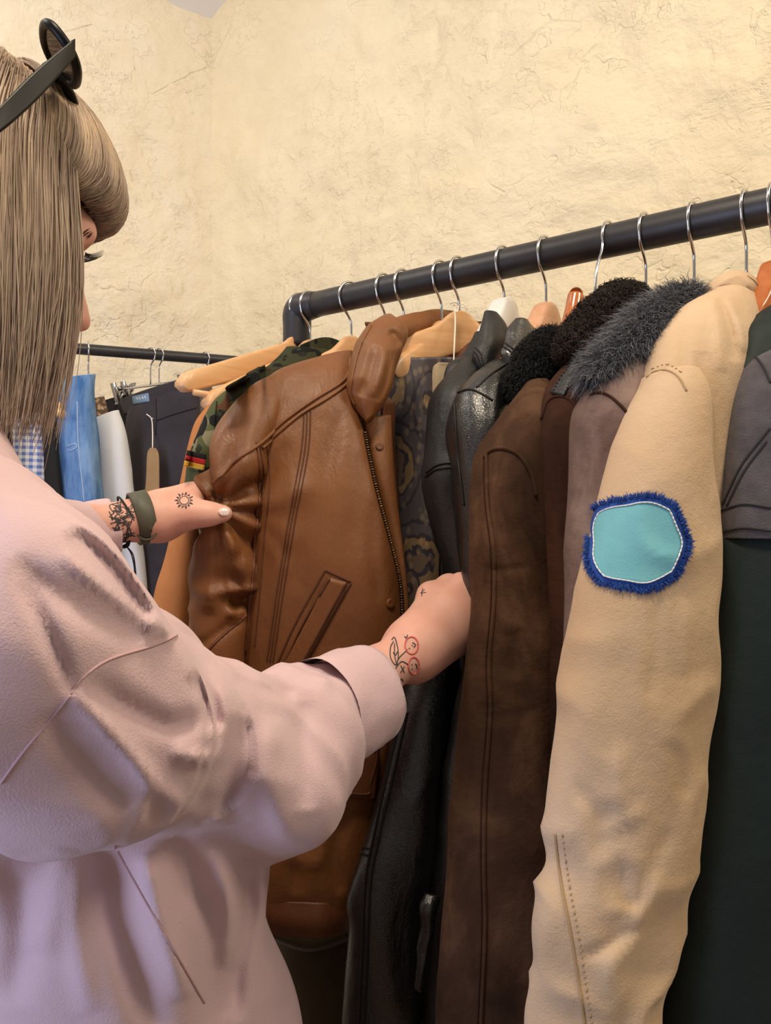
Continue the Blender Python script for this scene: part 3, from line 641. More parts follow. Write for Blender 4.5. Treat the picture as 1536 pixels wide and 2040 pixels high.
slv = obj('sleeve', *crease(tube_px([(590, 735, 625, 800, 1.0, 1.0, .012), (540, 757, 565, 850, .985, .98, .022), (500, 780, 535, 885, .97, .965, .03), (455, 842, 522, 915, .955, .955, .034), (420, 915, 518, 965, .945, .95, .036),
    (394, 978, 514, 1020, .945, .95, .032), (398, 1050, 508, 1090, .95, .955, .036), (396, 1150, 502, 1170, .955, .96, .04), (382, 1250, 497, 1255, .955, .96, .04), (368, 1315, 493, 1330, .955, .96, .04), (355, 1450, 488, 1450, .96, .965, .04), (350, 1560, 480, 1560, .965, .97, .036)],
    n=120, m=64, disp=lambda P, S, T: jd(P, S, T)+.010*(1-2*np.abs(vn(P*np.array([30, 30, 42]), 21)))*np.exp(-(np.linalg.norm((P-at(470, 1180, .93))[..., [0, 2]], axis=-1)/.05)**2)), [([(446, 1035), (462, 1090), (470, 1150)], 16, .009), ([(455, 1195), (475, 1200), (495, 1188)], 10, -.014), ([(478, 1095), (468, 1140), (488, 1190)], 9, -.008), ([(430, 1050), (425, 1130), (410, 1220)], 18, .007),
    ([(420, 985), (455, 990), (500, 960)], 12, -.010), ([(425, 965), (460, 940), (500, 905)], 12, .006), ([(420, 1030), (455, 1045), (495, 1090)], 11, -.007), ([(380, 1300), (430, 1265), (490, 1225)], 10, -.006), ([(400, 1000), (405, 1050), (398, 1120)], 8, -.006), ([(450, 1215), (470, 1225), (490, 1215)], 8, .006)]), MT['tan'], t3)
plk = obj('zip_placket', *tube_px([(722, 838, 778, 828, .985, 1.0, .008), (736, 890, 782, 890, .978, .995, .009), (752, 960, 786, 960, .97, .985, .01), (770, 1030, 791, 1030, .966, .98, .01), (788, 1120, 802, 1120, .962, .97, .009), (796, 1200, 810, 1200, .962, .97, .009), (797, 1290, 812, 1290, .964, .97, .009), (785, 1400, 806, 1400, .968, .975, .009)], m=24, disp=wr(.0015, 30, 10, 2)), MT['tan'], t3)
obj('back', *sheet([[at(u, v, y) for u, y in ((735, 1.07), (800, 1.13), (880, 1.16), (960, 1.15))] for v in (640, 660)]+[[at(u, v, y) for u, y in ((690, 1.05), (790, 1.11), (880, 1.13), (930, 1.09))] for v in (760, 1000, 1300, 1600, 1800)], .004, 60, 50, wr(.008, 16, 3, 12)), MT['tan_d'], t3)
lin_o = obj('lining', *sheet([[at(u, v, y) for u, y in ((722, 1.02), (790, 1.075), (850, 1.095), (930, 1.06))] for v in (712, 800, 950, 1100, 1250, 1450)], .003, 80, 60, wr(.007, 22, 4, 14)), MT['paisley'], t3)
obj('inner_facing', *sheet([[at(u, v, y) for u, y in ((765, .995), (775, 1.01), (788, 1.03))] for v in (800, 870)]+[[at(u, v, y) for u, y in ((776, .99), (786, 1.0), (796, 1.02))] for v in (1000, 1200, 1400)], .004, 40, 12), MT['tan_d'], t3)
cl = obj('collar', *crease(tube_px([(742, 652, 782, 640, 1.03, 1.06, .012), (722, 664, 806, 668, 1.01, 1.04, .022), (703, 694, 798, 700, .995, 1.02, .026), (692, 735, 787, 735, .985, 1.0, .027), (692, 780, 777, 772, .975, .985, .025), (706, 812, 766, 800, .968, .975, .018), (729, 842, 744, 832, .963, .965, .006)], n=70, e=.9, disp=lambda P, S, T: wr(.004, 26, 9, 5, .4)(P, S, T)), [([(737, 650), (717, 690), (704, 735), (697, 781), (706, 812)], 4, .002), ([(752, 690), (738, 740), (718, 790)], 10, -.006), ([(765, 680), (760, 730), (742, 790)], 9, .004), ([(775, 660), (788, 672), (795, 690)], 9, -.008), ([(780, 700), (772, 750), (755, 800)], 7, -.004)]), MT['tan'], t3)
on([cl], [(740, 648), (719, 688), (706, 734), (699, 781), (708, 808)], .0012, lift=.5).build('piping', MT['tan'], cl)
obj('collar_back', *tube_px([(735, 655, 768, 690, 1.03, 1.04, .012), (782, 634, 800, 676, 1.09, 1.09, .014), (850, 619, 850, 668, 1.15, 1.15, .015), (905, 625, 900, 690, 1.17, 1.16, .015), (950, 640, 940, 720, 1.15, 1.14, .012), (975, 665, 960, 740, 1.12, 1.11, .01)], n=60, disp=wr(.004, 25, 12, 6)), MT['tan'], t3)
J = [fpan, slv]
b = MB()
for pl in ([(697, 712), (694, 745), (672, 768), (620, 800), (565, 840), (520, 882), (470, 920), (425, 962)], [(700, 735), (690, 765), (650, 795), (600, 825), (555, 862), (520, 895)]):
    b.add(*on(J, pl, .0022, lift=.5).out())
b.build('piping', MT['tan'], t3)
b = MB()
for pl in ([(518, 890), (526, 960), (516, 1060), (508, 1170), (497, 1290), (492, 1340)], [(530, 885), (538, 960), (528, 1060), (519, 1170), (508, 1290)], [(606, 822), (600, 900), (575, 1040), (552, 1180), (532, 1320)], [(619, 815), (614, 900), (588, 1040), (565, 1180), (544, 1320)], [(612, 818), (607, 900), (581, 1040), (558, 1180), (538, 1320)]):
    b.add(*on(J, pl, .0008, lift=.6, dash=(6, 3)).out())
b.build('stitching', MT['thread'], t3)
b = MB()
for pl in ([(512, 880), (518, 960), (510, 1060), (501, 1170), (491, 1300)], [(400, 1310), (440, 1270), (480, 1235), (492, 1222)]): b.add(*on(J, pl, .0018, lift=.3).out())
b.build('seam', MT['tan_d'], t3)
b = MB(); b.add(*on(J+[plk], [(724, 862), (732, 905), (748, 975), (768, 1050), (786, 1120), (795, 1170), (799, 1235)], .0026, lift=.8, dash=(3.0, 2.0)).out()); b.build('zip', MT['brass'], t3)
# slanted welt pocket
pk = obj('welt_pocket', *patch(J, [(655, 1150), (692, 1160), (590, 1350), (556, 1345)], .006, 24, 10), MT['tan'], t3)
b = MB()
for pl in ([(648, 1136), (700, 1160)], [(648, 1136), (590, 1240), (545, 1340)], [(700, 1162), (640, 1270), (600, 1340)], [(657, 1152), (603, 1245), (560, 1338)], [(688, 1163), (630, 1270), (590, 1342)]): b.add(*on([fpan, slv, pk], pl, .0011, lift=.5).out())
b.build('pocket_stitching', MT['thread'], pk)
fp_ = obj('flap_pocket', *patch(J, [(640, 1480), (752, 1480), (742, 1590), (640, 1580)], .008, 16, 16), MT['tan_d'], t3)
b = MB(); b.add(*on([fpan, slv, fp_], [(640, 1492), (744, 1490), (738, 1560), (728, 1582), (640, 1572)], .0012).out()); b.build('flap_stitching', MT['thread'], fp_)
obj('hem_band', *tube_px([(488, 1770, 706, 1780, .972, .985, .03), (496, 1805, 702, 1814, .972, .985, .034), (505, 1838, 698, 1844, .975, .985, .028)], n=20, disp=wr(.002, 40, 4, 3)), MT['tan_d'], t3)
def seams(par, name, objs, polys, r, mat, **kw):
    for pl in polys:
        q = on(objs, pl, r, **kw)
        for V_, F_ in q.parts: obj(name, V_, F_, mat, par)
_x = 0
def button(par, objs, u, v, r, mat, name='snap_button'):
    P, N = hit(bvh(objs), u, v)
    if P is not None:
        a = nrm(np.cross(N, [0, 0, 1.])); c = np.cross(N, a); b = MB(); V = []; m = 18
        for rr, h in ((1, 0), (1, .5), (.85, .8), (.5, .62), (.0, .6)):
            for j in range(m): V.append(P+N*h*r*.5+(a*np.cos(2*np.pi*j/m)+c*np.sin(2*np.pi*j/m))*r*rr)
        b.add(V, grid_faces(5, m)); b.build(name, mat, par)
button(t3, [plk], 756, 890, .005, MT['tan_d']); button(t3, [plk, fpan], 777, 1202, .006, MT['tan'])

# swing tag on the jacket hanger
tg = thing('swing_tag', 'blank grey card tag on white string hanging from the jacket hanger', 'tag', at(885, 830, 1.02))
b = MB(); b.add(*tube([at(905, 608, 1.10), at(907, 640, 1.09), at(905, 690, 1.06), at(904, 724, 1.03)], .0011, 6, 20)); b.add(*tube([at(897, 605, 1.10), at(906, 602, 1.095), at(914, 608, 1.10), at(910, 622, 1.095), at(905, 612, 1.10)], .0009, 6, 24))
b.add(*tube([at(910, 608, 1.10), at(922, 606, 1.10), at(932, 617, 1.10)], .0005, 5, 12)); b.build('string', MT['string'], tg)
b = MB(); b.add(*sheet([[at(874, 722, 1.03), at(925, 724, 1.035)], [at(862, 735, 1.03), at(925, 737, 1.035)], [at(862, 790, 1.025), at(925, 790, 1.03)], [at(862, 840, 1.02), at(925, 840, 1.025)]], .0012, 12, 6)); b.build('card', MT['card_g'], tg)

# two black leather coats
t4 = coat('leather_coat', 'soft black leather coat directly right of the open brown jacket, its front hanging lowest left', 1005)
trunk(t4, 1005, MT['blk_m'], 1.50, .70, .14, .022, off=-.01)
a_s = obj('sleeve', *tube_px([(930, 712, 958, 735, 1.0, 1.01, .010), (900, 738, 945, 765, .975, .99, .02), (872, 780, 915, 800, .955, .97, .028), (862, 830, 908, 845, .945, .96, .03), (853, 900, 908, 915, .94, .955, .032), (847, 955, 915, 955, .935, .95, .033), (853, 1000, 918, 1000, .935, .95, .03), (868, 1060, 925, 1060, .94, .95, .028), (888, 1140, 932, 1140, .945, .95, .025), (900, 1230, 935, 1230, .95, .95, .024), (905, 1340, 938, 1340, .95, .95, .022)], disp=wr(.003, 25, 7, 3, .3), n=90), MT['blk_m'], t4)
a_f = obj('front_panel', *tube_px([(850, 1180, 935, 1180, .965, .96, .02), (835, 1270, 930, 1280, .955, .96, .024), (812, 1350, 922, 1350, .94, .955, .028), (792, 1430, 912, 1430, .925, .95, .03), (768, 1530, 898, 1530, .915, .945, .032), (738, 1640, 885, 1640, .91, .94, .034), (706, 1745, 874, 1745, .905, .94, .034), (692, 1800, 868, 1800, .905, .94, .034), (698, 1850, 860, 1850, .905, .94, .034), (694, 1950, 850, 1950, .905, .94, .034), (690, 2080, 838, 2080, .905, .94, .034), (685, 2200, 830, 2200, .905, .94, .034)], disp=wr(.005, 20, 5, 6, .3), n=110, m=64), MT['blk'], t4)
def collar_leaf(par, rows, mat, seed=0): return obj('collar', *tube_px(rows, n=50, e=.85, disp=wr(.002, 30, 14, seed)), mat, par)
ac = collar_leaf(t4, [(965, 619, 990, 628, 1.01, 1.03, .006), (960, 645, 1003, 652, 1.0, 1.03, .011), (955, 675, 1006, 672, .99, 1.03, .013), (945, 700, 1004, 700, .98, 1.02, .013), (952, 725, 985, 730, .975, 1.01, .01), (962, 742, 972, 745, .975, .99, .006)], MT['blk_m'], 3)
seams(t4, 'seam', [a_s], ([(848, 950), (870, 935), (905, 930)], [(850, 942), (872, 926), (905, 921)]), .0014, MT['blk_t'], lift=.4)
seams(t4, 'seam', [a_f], ([(800, 1420), (768, 1560), (742, 1680), (728, 1760), (722, 1900), (715, 2040)], [(812, 1420), (780, 1560), (753, 1680), (739, 1760), (733, 1900), (727, 2040)], [(722, 1690), (738, 1692)], [(718, 1702), (735, 1705)]), .0013, MT['blk_t'], lift=.4)
seams(t4, 'collar_seam', [ac], ([(947, 693), (958, 705), (966, 735)], [(941, 697), (953, 710), (962, 738)]), .0013, MT['blk_t'])
t5 = coat('leather_coat', 'shiny black leather coat gripped by the woman, left of the brown suede coat', 1088)
trunk(t5, 1088, MT['blk'], 1.49, .70, .15, .024)
b_s = obj('sleeve', *tube_px([(985, 720, 1018, 740, .965, .98, .012), (950, 742, 1008, 770, .94, .96, .024), (915, 782, 1000, 815, .915, .94, .034), (903, 845, 985, 855, .90, .93, .038), (905, 920, 972, 920, .895, .915, .036), (916, 1000, 964, 1000, .885, .9, .03), (927, 1090, 957, 1090, .875, .89, .022), (935, 1160, 955, 1160, .87, .88, .016), (941, 1230, 957, 1230, .87, .88, .014), (940, 1290, 960, 1290, .87, .88, .016), (925, 1360, 960, 1360, .875, .885, .02), (908, 1440, 950, 1440, .88, .89, .022), (894, 1530, 945, 1530, .885, .90, .024), (880, 1650, 935, 1650, .89, .91, .024), (868, 1780, 925, 1780, .89, .91, .024), (855, 1950, 915, 1950, .89, .91, .024), (845, 2150, 905, 2150, .89, .91, .024)], disp=wr(.0035, 30, 8, 9, .4), n=130), MT['blk'], t5)
bc = collar_leaf(t5, [(1030, 633, 1048, 638, .975, .99, .006), (1015, 655, 1062, 660, .965, 1.0, .011), (1010, 680, 1066, 680, .955, 1.0, .013), (1002, 700, 1062, 704, .945, .99, .013), (1012, 722, 1045, 730, .94, .975, .011), (1022, 745, 1032, 748, .94, .95, .006)], MT['blk'], 5)
seams(t5, 'seam', [b_s], ([(905, 785), (935, 776), (960, 785), (985, 800)], [(950, 772), (975, 748), (1005, 728), (1015, 718)], [(906, 800), (912, 900), (925, 1010)]), .0013, MT['blk_t'], lift=.4)
seams(t5, 'collar_seam', [bc], ([(1003, 690), (1020, 705), (1030, 742)], [(1008, 684), (1027, 702), (1036, 738)]), .0013, MT['blk_t'])
obj('belt_end', *tube_px([(850, 1780, 875, 1785, .865, .87, .006), (840, 1810, 868, 1815, .86, .865, .01), (842, 1850, 862, 1850, .86, .865, .009), (834, 1880, 855, 1885, .86, .865, .008), (830, 1930, 848, 1935, .86, .865, .007), (826, 1970, 840, 1976, .86, .865, .004)], n=50, m=24, disp=wr(.002, 60, 40, 4)), MT['blk'], t5)

# brown suede coat with black fur collar
t6 = coat('shearling_coat', 'brown suede shearling coat with black fur collar and long sleeve seam', 1215)
trunk(t6, 1215, MT['sue5'], 1.47, .66, .15, .03)
s6 = obj('sleeve', *crease(tube_px([(1052, 760, 1090, 765, .875, .89, .012), (1022, 805, 1085, 800, .855, .88, .026), (985, 865, 1078, 850, .835, .87, .038), (966, 915, 1073, 915, .825, .865, .044), (954, 1000, 1074, 1000, .82, .86, .046), (953, 1100, 1077, 1100, .815, .86, .046), (957, 1200, 1083, 1200, .815, .86, .046), (949, 1300, 1088, 1300, .815, .86, .046), (934, 1400, 1092, 1400, .81, .86, .046), (918, 1520, 1097, 1520, .805, .86, .046), (904, 1650, 1100, 1650, .80, .86, .046), (892, 1800, 1102, 1800, .80, .86, .046), (880, 2050, 1100, 2050, .80, .86, .046), (875, 2200, 1100, 2200, .80, .86, .046)], disp=wr(.004, 14, 7, 31, .2), n=220, m=96), [([(960, 1130), (1000, 1135), (1060, 1128)], 5, -.002), ([(960, 1142), (1010, 1148)], 4, -.0015), ([(945, 1420), (1010, 1424), (1080, 1410)], 5, -.002), ([(945, 1408), (1000, 1408)], 4, -.0015), ([(940, 1432), (1010, 1436), (1060, 1428)], 5, -.0015), ([(990, 950), (1000, 1000), (1040, 1040)], 20, .003), ([(1030, 1250), (1020, 1350)], 20, -.004)]), MT['sue5'], t6)
seams(t6, 'seam', [s6], ([(966, 912), (978, 898), (1005, 894), (1035, 908), (1058, 945), (1068, 990)], [(970, 905), (972, 1000), (984, 1100), (985, 1200), (976, 1320), (978, 1420), (968, 1560), (964, 1700), (966, 1850), (958, 2040)]), .0022, MT['sue5'], lift=.35)
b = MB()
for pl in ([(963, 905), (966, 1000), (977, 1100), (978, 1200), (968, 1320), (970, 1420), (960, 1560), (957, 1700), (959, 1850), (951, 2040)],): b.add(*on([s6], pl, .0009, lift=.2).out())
b.build('painted_seam_shadow', MT['sue6'], t6)  # dark line along the sleeve seam, its shade put in as colour
V, Fc = tube_px([(1070, 660, 1110, 668, .93, .95, .015), (1045, 690, 1118, 690, .91, .95, .028), (1032, 730, 1105, 730, .895, .93, .032), (1026, 765, 1085, 768, .885, .92, .028), (1040, 790, 1068, 790, .88, .90, .014)], n=40, m=32, disp=wr(.003, 60, 60, 2))
fc6 = obj('fur_collar', V, Fc, MT['blk_t'], t6); fc6['label'] = 'black fur collar'
obj('fur_pile', *fur(V, Fc, 9000, .007, .0005, (0, -.2, -.5), .0018, 5), MT['f_black'], fc6)
obj('hanging_loop', *tube_px([(1098, 655, 1116, 657, .93, .94, .003), (1100, 664, 1114, 668, .925, .935, .003)], n=8, m=10), MT['blk_t'], t6)
# dark brown coat with shearling collar
t7 = coat('shearling_coat', 'dark brown suede coat with curly brown shearling collar and leather shoulder strap', 1287)
trunk(t7, 1287, MT['sue6'], 1.475, .66, .15, .03)
s7 = obj('sleeve', *tube_px([(1142, 705, 1195, 690, .86, .89, .012), (1115, 745, 1185, 740, .84, .875, .026), (1085, 810, 1180, 800, .825, .865, .036), (1073, 880, 1180, 880, .815, .86, .04), (1072, 1000, 1183, 1000, .81, .855, .04), (1079, 1150, 1186, 1150, .81, .855, .04), (1087, 1350, 1184, 1350, .81, .855, .04), (1096, 1550, 1178, 1550, .81, .855, .04), (1100, 1800, 1172, 1800, .81, .855, .04), (1102, 2200, 1170, 2200, .81, .855, .04)], disp=wr(.003, 14, 6, 41, .2), n=110), MT['sue6'], t7)
V, Fc = patch([s7], [(1142, 722), (1160, 728), (1124, 792), (1098, 784)], .003, 12, 8); st = obj('shoulder_strap', V, Fc, MT['blk_m'], t7); st['label'] = 'dark leather shoulder strap'
b = MB()
for pl in ([(1140, 722), (1116, 752), (1100, 784)], [(1158, 730), (1138, 757), (1122, 790)]): b.add(*on([s7, st], pl, .0009, dash=(5, 3)).out())
b.build('strap_stitching', MT['gray_t'], st)
b = MB(); b.add(*on([s7], [(1079, 835), (1092, 800), (1115, 790), (1140, 800), (1160, 830)], .0016).out()); b.build('seam', MT['sue6'], t7)
V, Fc = tube_px([(1210, 572, 1265, 590, .89, .93, .018), (1190, 590, 1268, 618, .875, .92, .028), (1165, 622, 1250, 655, .86, .91, .032), (1142, 655, 1215, 690, .85, .89, .032), (1126, 682, 1180, 710, .845, .87, .026), (1122, 705, 1150, 718, .84, .855, .014)], n=50, m=36, disp=wr(.004, 55, 55, 7))
fc7 = obj('shearling_collar', V, Fc, MT['sue6'], t7); fc7['label'] = 'curly dark brown shearling collar'
obj('wool_pile', *fur(V, Fc, 9000, .007, .0008, (0, 0, -.1), .003, 6, .6), MT['f_brown'], fc7)
# taupe suede coat with grey fur collar
t8 = coat('suede_coat', 'taupe suede coat with shaggy grey fur collar, left of the beige jacket', 1383)
trunk(t8, 1383, MT['sue7'], 1.465, .66, .15, .03)
s8 = obj('sleeve', *tube_px([(1225, 690, 1275, 690, .80, .83, .014), (1195, 740, 1290, 735, .785, .825, .028), (1168, 790, 1300, 785, .775, .82, .036), (1155, 840, 1302, 840, .77, .82, .04), (1152, 950, 1302, 950, .768, .82, .04), (1147, 1080, 1298, 1080, .768, .82, .04), (1142, 1220, 1292, 1220, .768, .82, .04), (1134, 1350, 1285, 1350, .768, .82, .04), (1120, 1600, 1270, 1600, .768, .82, .04), (1108, 1900, 1250, 1900, .768, .82, .04), (1100, 2200, 1240, 2200, .768, .82, .04)], disp=wr(.004, 14, 6, 51, .2), n=110), MT['sue7'], t8)
b = MB(); b.add(*on([s8], [(1176, 786), (1195, 783), (1215, 790), (1240, 812), (1262, 840)], .0015).out()); b.build('seam', MT['sue6'], t8)
V, Fc = tube_px([(1350, 582, 1402, 600, .875, .90, .014), (1310, 594, 1388, 632, .855, .88, .022), (1272, 622, 1350, 668, .835, .86, .027), (1235, 662, 1306, 700, .81, .835, .028), (1205, 700, 1262, 728, .795, .815, .024), (1188, 726, 1222, 746, .785, .80, .016), (1178, 752, 1190, 758, .775, .78, .006)], n=60, m=40, disp=wr(.003, 40, 40, 8))
fc8 = obj('fur_collar', V, Fc, MT['drk'], t8); fc8['label'] = 'shaggy grey fur collar'
obj('fur_pile', *fur(V, Fc, 21000, .023, .00030, (-.4, -.3, -.95), .0015, 6, .5), MT['f_grey'], fc8)
# beige jacket
t9 = coat('canvas_jacket', 'beige canvas jacket with blue-edged patch on its long sleeve', 1487, 'jacket')
trunk(t9, 1487, MT['beige'], 1.465, .66, .12, .024, off=.012)
bf = obj('shoulder', *crease(tube_px([(1425, 575, 1500, 605, .855, .89, .018), (1372, 605, 1500, 660, .815, .88, .028), (1336, 650, 1492, 700, .785, .87, .036), (1312, 705, 1476, 750, .765, .86, .04), (1300, 760, 1452, 800, .755, .84, .04), (1305, 850, 1430, 880, .755, .82, .036), (1325, 1000, 1420, 1000, .755, .81, .03), (1335, 1200, 1420, 1200, .76, .81, .03), (1330, 1500, 1400, 1500, .76, .81, .03)], n=120, m=72, disp=wr(.003, 22, 4, 61, .3)), [([(1354, 640), (1361, 700), (1368, 780)], 9, -.004), ([(1432, 592), (1455, 650), (1464, 720)], 9, -.008), ([(1448, 588), (1474, 650), (1482, 700)], 9, .006), ([(1412, 600), (1430, 640), (1436, 740)], 12, .005), ([(1395, 700), (1392, 800), (1400, 900)], 14, -.004)]), MT['beige'], t9)
bs = obj('sleeve', *crease(tube_px([(1296, 742, 1362, 758, .752, .775, .030), (1279, 790, 1380, 795, .742, .775, .036), (1256, 850, 1390, 855, .735, .772, .04), (1226, 930, 1398, 930, .727, .77, .042), (1203, 1015, 1408, 1015, .72, .768, .044), (1180, 1120, 1413, 1120, .71, .765, .044), (1158, 1220, 1413, 1220, .705, .762, .044), (1133, 1340, 1408, 1340, .70, .76, .043), (1112, 1460, 1399, 1460, .695, .757, .042), (1099, 1600, 1384, 1590, .69, .755, .04), (1086, 1740, 1366, 1700, .685, .75, .038), (1067, 1830, 1350, 1800, .68, .745, .036), (1078, 1930, 1332, 1890, .68, .74, .036), (1064, 2030, 1296, 2010, .68, .735, .036), (1060, 2150, 1270, 2150, .68, .735, .036)],
    n=150, m=80, e=.95, disp=lambda P, S, T: wr(.0045, 16, 6, 71, .35)(P, S, T)+.006*S*(1-2*np.abs(vn(P*np.array([20, 20, 24])+.4*fbm(P*9, 4, 2)[..., None], 77)))), [([(1236, 1699), (1247, 1788), (1275, 1806)], 12, -.005), ([(1340, 1480), (1356, 1530), (1366, 1590)], 14, -.005), ([(1160, 1910), (1224, 1878), (1280, 1840)], 12, -.006), ([(1190, 1660), (1240, 1640), (1290, 1612)], 12, .004),
    ([(1310, 1740), (1290, 1810), (1230, 1900), (1200, 1990)], 16, .006), ([(1330, 1650), (1300, 1730), (1280, 1800)], 12, -.005), ([(1150, 1560), (1200, 1640), (1190, 1720)], 16, -.004), ([(1310, 1180), (1305, 1300), (1290, 1400)], 14, -.003), ([(1370, 1200), (1362, 1350)], 12, .003), ([(1240, 1480), (1230, 1560), (1250, 1640)], 12, .004)]), MT['beige'], t9)
cb9 = obj('collar', *crease(tube_px([(1412, 590, 1440, 612, .85, .86, .014), (1428, 556, 1468, 608, .86, .875, .02), (1466, 538, 1490, 618, .875, .89, .022), (1500, 552, 1505, 640, .885, .89, .02), (1524, 592, 1512, 655, .88, .885, .014), (1529, 622, 1518, 660, .87, .875, .008)], n=80, m=48, disp=wr(.003, 35, 20, 81, .3)), [([(1415, 600), (1440, 578), (1466, 588), (1484, 625)], 7, -.007), ([(1428, 568), (1462, 548), (1490, 560), (1505, 600)], 8, .004)]), MT['beige'], t9)
seams(t9, 'collar_stitching', [cb9], [[(1488, 549), (1508, 566), (1520, 596), (1523, 628)]], .0008, MT['beige_t'])
seams(t9, 'seam', [bs, bf], ([(1288, 752), (1305, 740), (1330, 738), (1352, 752), (1368, 780)], ), .0010, MT['beige_t'])
seams(t9, 'seam', [bs], ([(1106, 1660), (1118, 1760), (1140, 1880), (1165, 2040)],), .0012, MT['beige_t'])
on([bs], [(1120, 1660), (1134, 1760), (1155, 1880), (1178, 2040)], .0008, dash=(8, 5)).build('stitching', MT['beige_t'], t9)
on([bs, bf], [(1298, 735), (1330, 726), (1362, 745)], .0007, dash=(6, 4)).build('stitching', MT['beige_t'], t9)
pc = np.array([1268., 1082.])
def blob(a, b_, s):   # rounded patch outline, no figure on it
    th_ = 0
    x, y = 2*b_-1, 2*a-1; x2, y2 = x*math.sqrt(1-y*y/2.6), y*math.sqrt(1-x*x/2.6)
    w = 1+.035*math.sin(5*math.atan2(y, x)+1)
    return pc[0]+x2*84*s*w+y2*4, pc[1]+y2*78*s*w-x2*6
p1 = obj('sleeve_patch', *patch([bs], lambda a, b_: blob(a, b_, 1.15), .0016, 30, 30), MT['pblue'], t9); p1['label'] = 'royal blue felt edge of the sewn patch'
P1 = GEO[p1.name]; p2 = obj('patch_centre', *patch([bs], lambda a, b_: blob(a, b_, 1.0), .0026, 30, 30), MT['pteal'], p1); p2['label'] = 'plain turquoise cloth centre'
q = [blob(.5+.5*math.sin(t)*.999, .5+.5*math.cos(t)*.999, 1.24) for t in np.linspace(0, 6.28, 40, endpoint=False)]
Vp, Fp = GEO[p1.name]
rim = [i for i in range(900)]; Pp = Vp[:900]; edge = np.concatenate([Pp.reshape(30, 30, 3)[0], Pp.reshape(30, 30, 3)[1:, -1], Pp.reshape(30, 30, 3)[-1, ::-1][1:], Pp.reshape(30, 30, 3)[::-1, 0][1:]])
ed = edge[RNG.integers(0, len(edge), 2600)]+RNG.normal(size=(2600, 3))*.0012; od = nrm(ed-Pp.mean(0)+RNG.normal(size=ed.shape)*.012)
obj('frayed_edge', *strands(ed[:, None]+od[:, None]*np.linspace(0, 1, 4)[None, :, None]*.0035*(.4+RNG.random((2600, 1, 1))), .00035, .0001), MT['pblue'], p1)
Pe = GEO[p2.name][0][:900].reshape(30, 30, 3); eg = np.concatenate([Pe[0], Pe[1:, -1], Pe[-1, ::-1][1:], Pe[::-1, 0][1:]])
b = MB()
for k in range(0, len(eg)-2, 2): b.add(*tube(eg[k:k+3]+[0, -.0006, 0], .0007, 6))
b.build('edge_stitching', MT['pwhite'], p1)
# green and grey jacket at the right edge
t10 = coat('padded_jacket', 'dark green jacket with grey denim yoke at the right edge of the photo', 1560, 'jacket')
trunk(t10, 1600, MT['green'], 1.45, .66, .12, .03)
g_y = obj('yoke', *tube_px([(1492, 702, 1640, 690, .80, .84, .02), (1470, 745, 1680, 730, .785, .83, .034), (1448, 800, 1700, 800, .775, .82, .04), (1438, 880, 1710, 880, .77, .82, .043), (1433, 980, 1715, 980, .765, .82, .044), (1432, 1045, 1716, 1045, .763, .82, .046), (1434, 1072, 1716, 1072, .763, .82, .044)], n=60, m=64, disp=wr(.003, 18, 6, 91)), MT['gray'], t10); g_y['label'] = 'grey washed denim yoke'
g_b = obj('sleeve', *tube_px([(1425, 1055, 1716, 1050, .77, .82, .036), (1418, 1100, 1716, 1100, .768, .82, .044), (1413, 1250, 1718, 1250, .765, .82, .046), (1402, 1450, 1715, 1450, .765, .82, .046), (1385, 1620, 1705, 1620, .765, .82, .046), (1360, 1800, 1700, 1800, .765, .82, .046), (1325, 2000, 1690, 2000, .765, .82, .046), (1300, 2200, 1690, 2200, .765, .82, .046)], n=80, m=64, disp=wr(.005, 14, 4, 95, .3)), MT['green'], t10)
obj('sleeve_cap', *tube_px([(1440, 770, 1475, 760, .81, .82, .012), (1418, 830, 1465, 820, .80, .81, .02), (1412, 920, 1460, 920, .795, .805, .022), (1412, 1000, 1455, 1000, .79, .80, .02)], n=40, m=24), MT['gray'], t10)
obj('hood', *tube_px([(1500, 632, 1560, 605, .83, .86, .014), (1483, 662, 1600, 640, .81, .86, .026), (1474, 695, 1610, 680, .80, .85, .03), (1470, 728, 1560, 715, .79, .83, .022), (1470, 745, 1500, 735, .788, .80, .01)], n=40, m=40, disp=wr(.004, 30, 20, 97, .3)), MT['green'], t10)
seams(t10, 'seam', [g_y], ([(1436, 1060), (1480, 1052), (1536, 1058)], [(1434, 1018), (1480, 1005), (1536, 1012)], [(1500, 705), (1520, 730), (1536, 765)], [(1440, 1005), (1475, 930), (1520, 870), (1536, 850)], [(1448, 1008), (1483, 938), (1528, 878)], [(1440, 800), (1436, 900), (1432, 1040)]), .0012, MT['gray_t'])

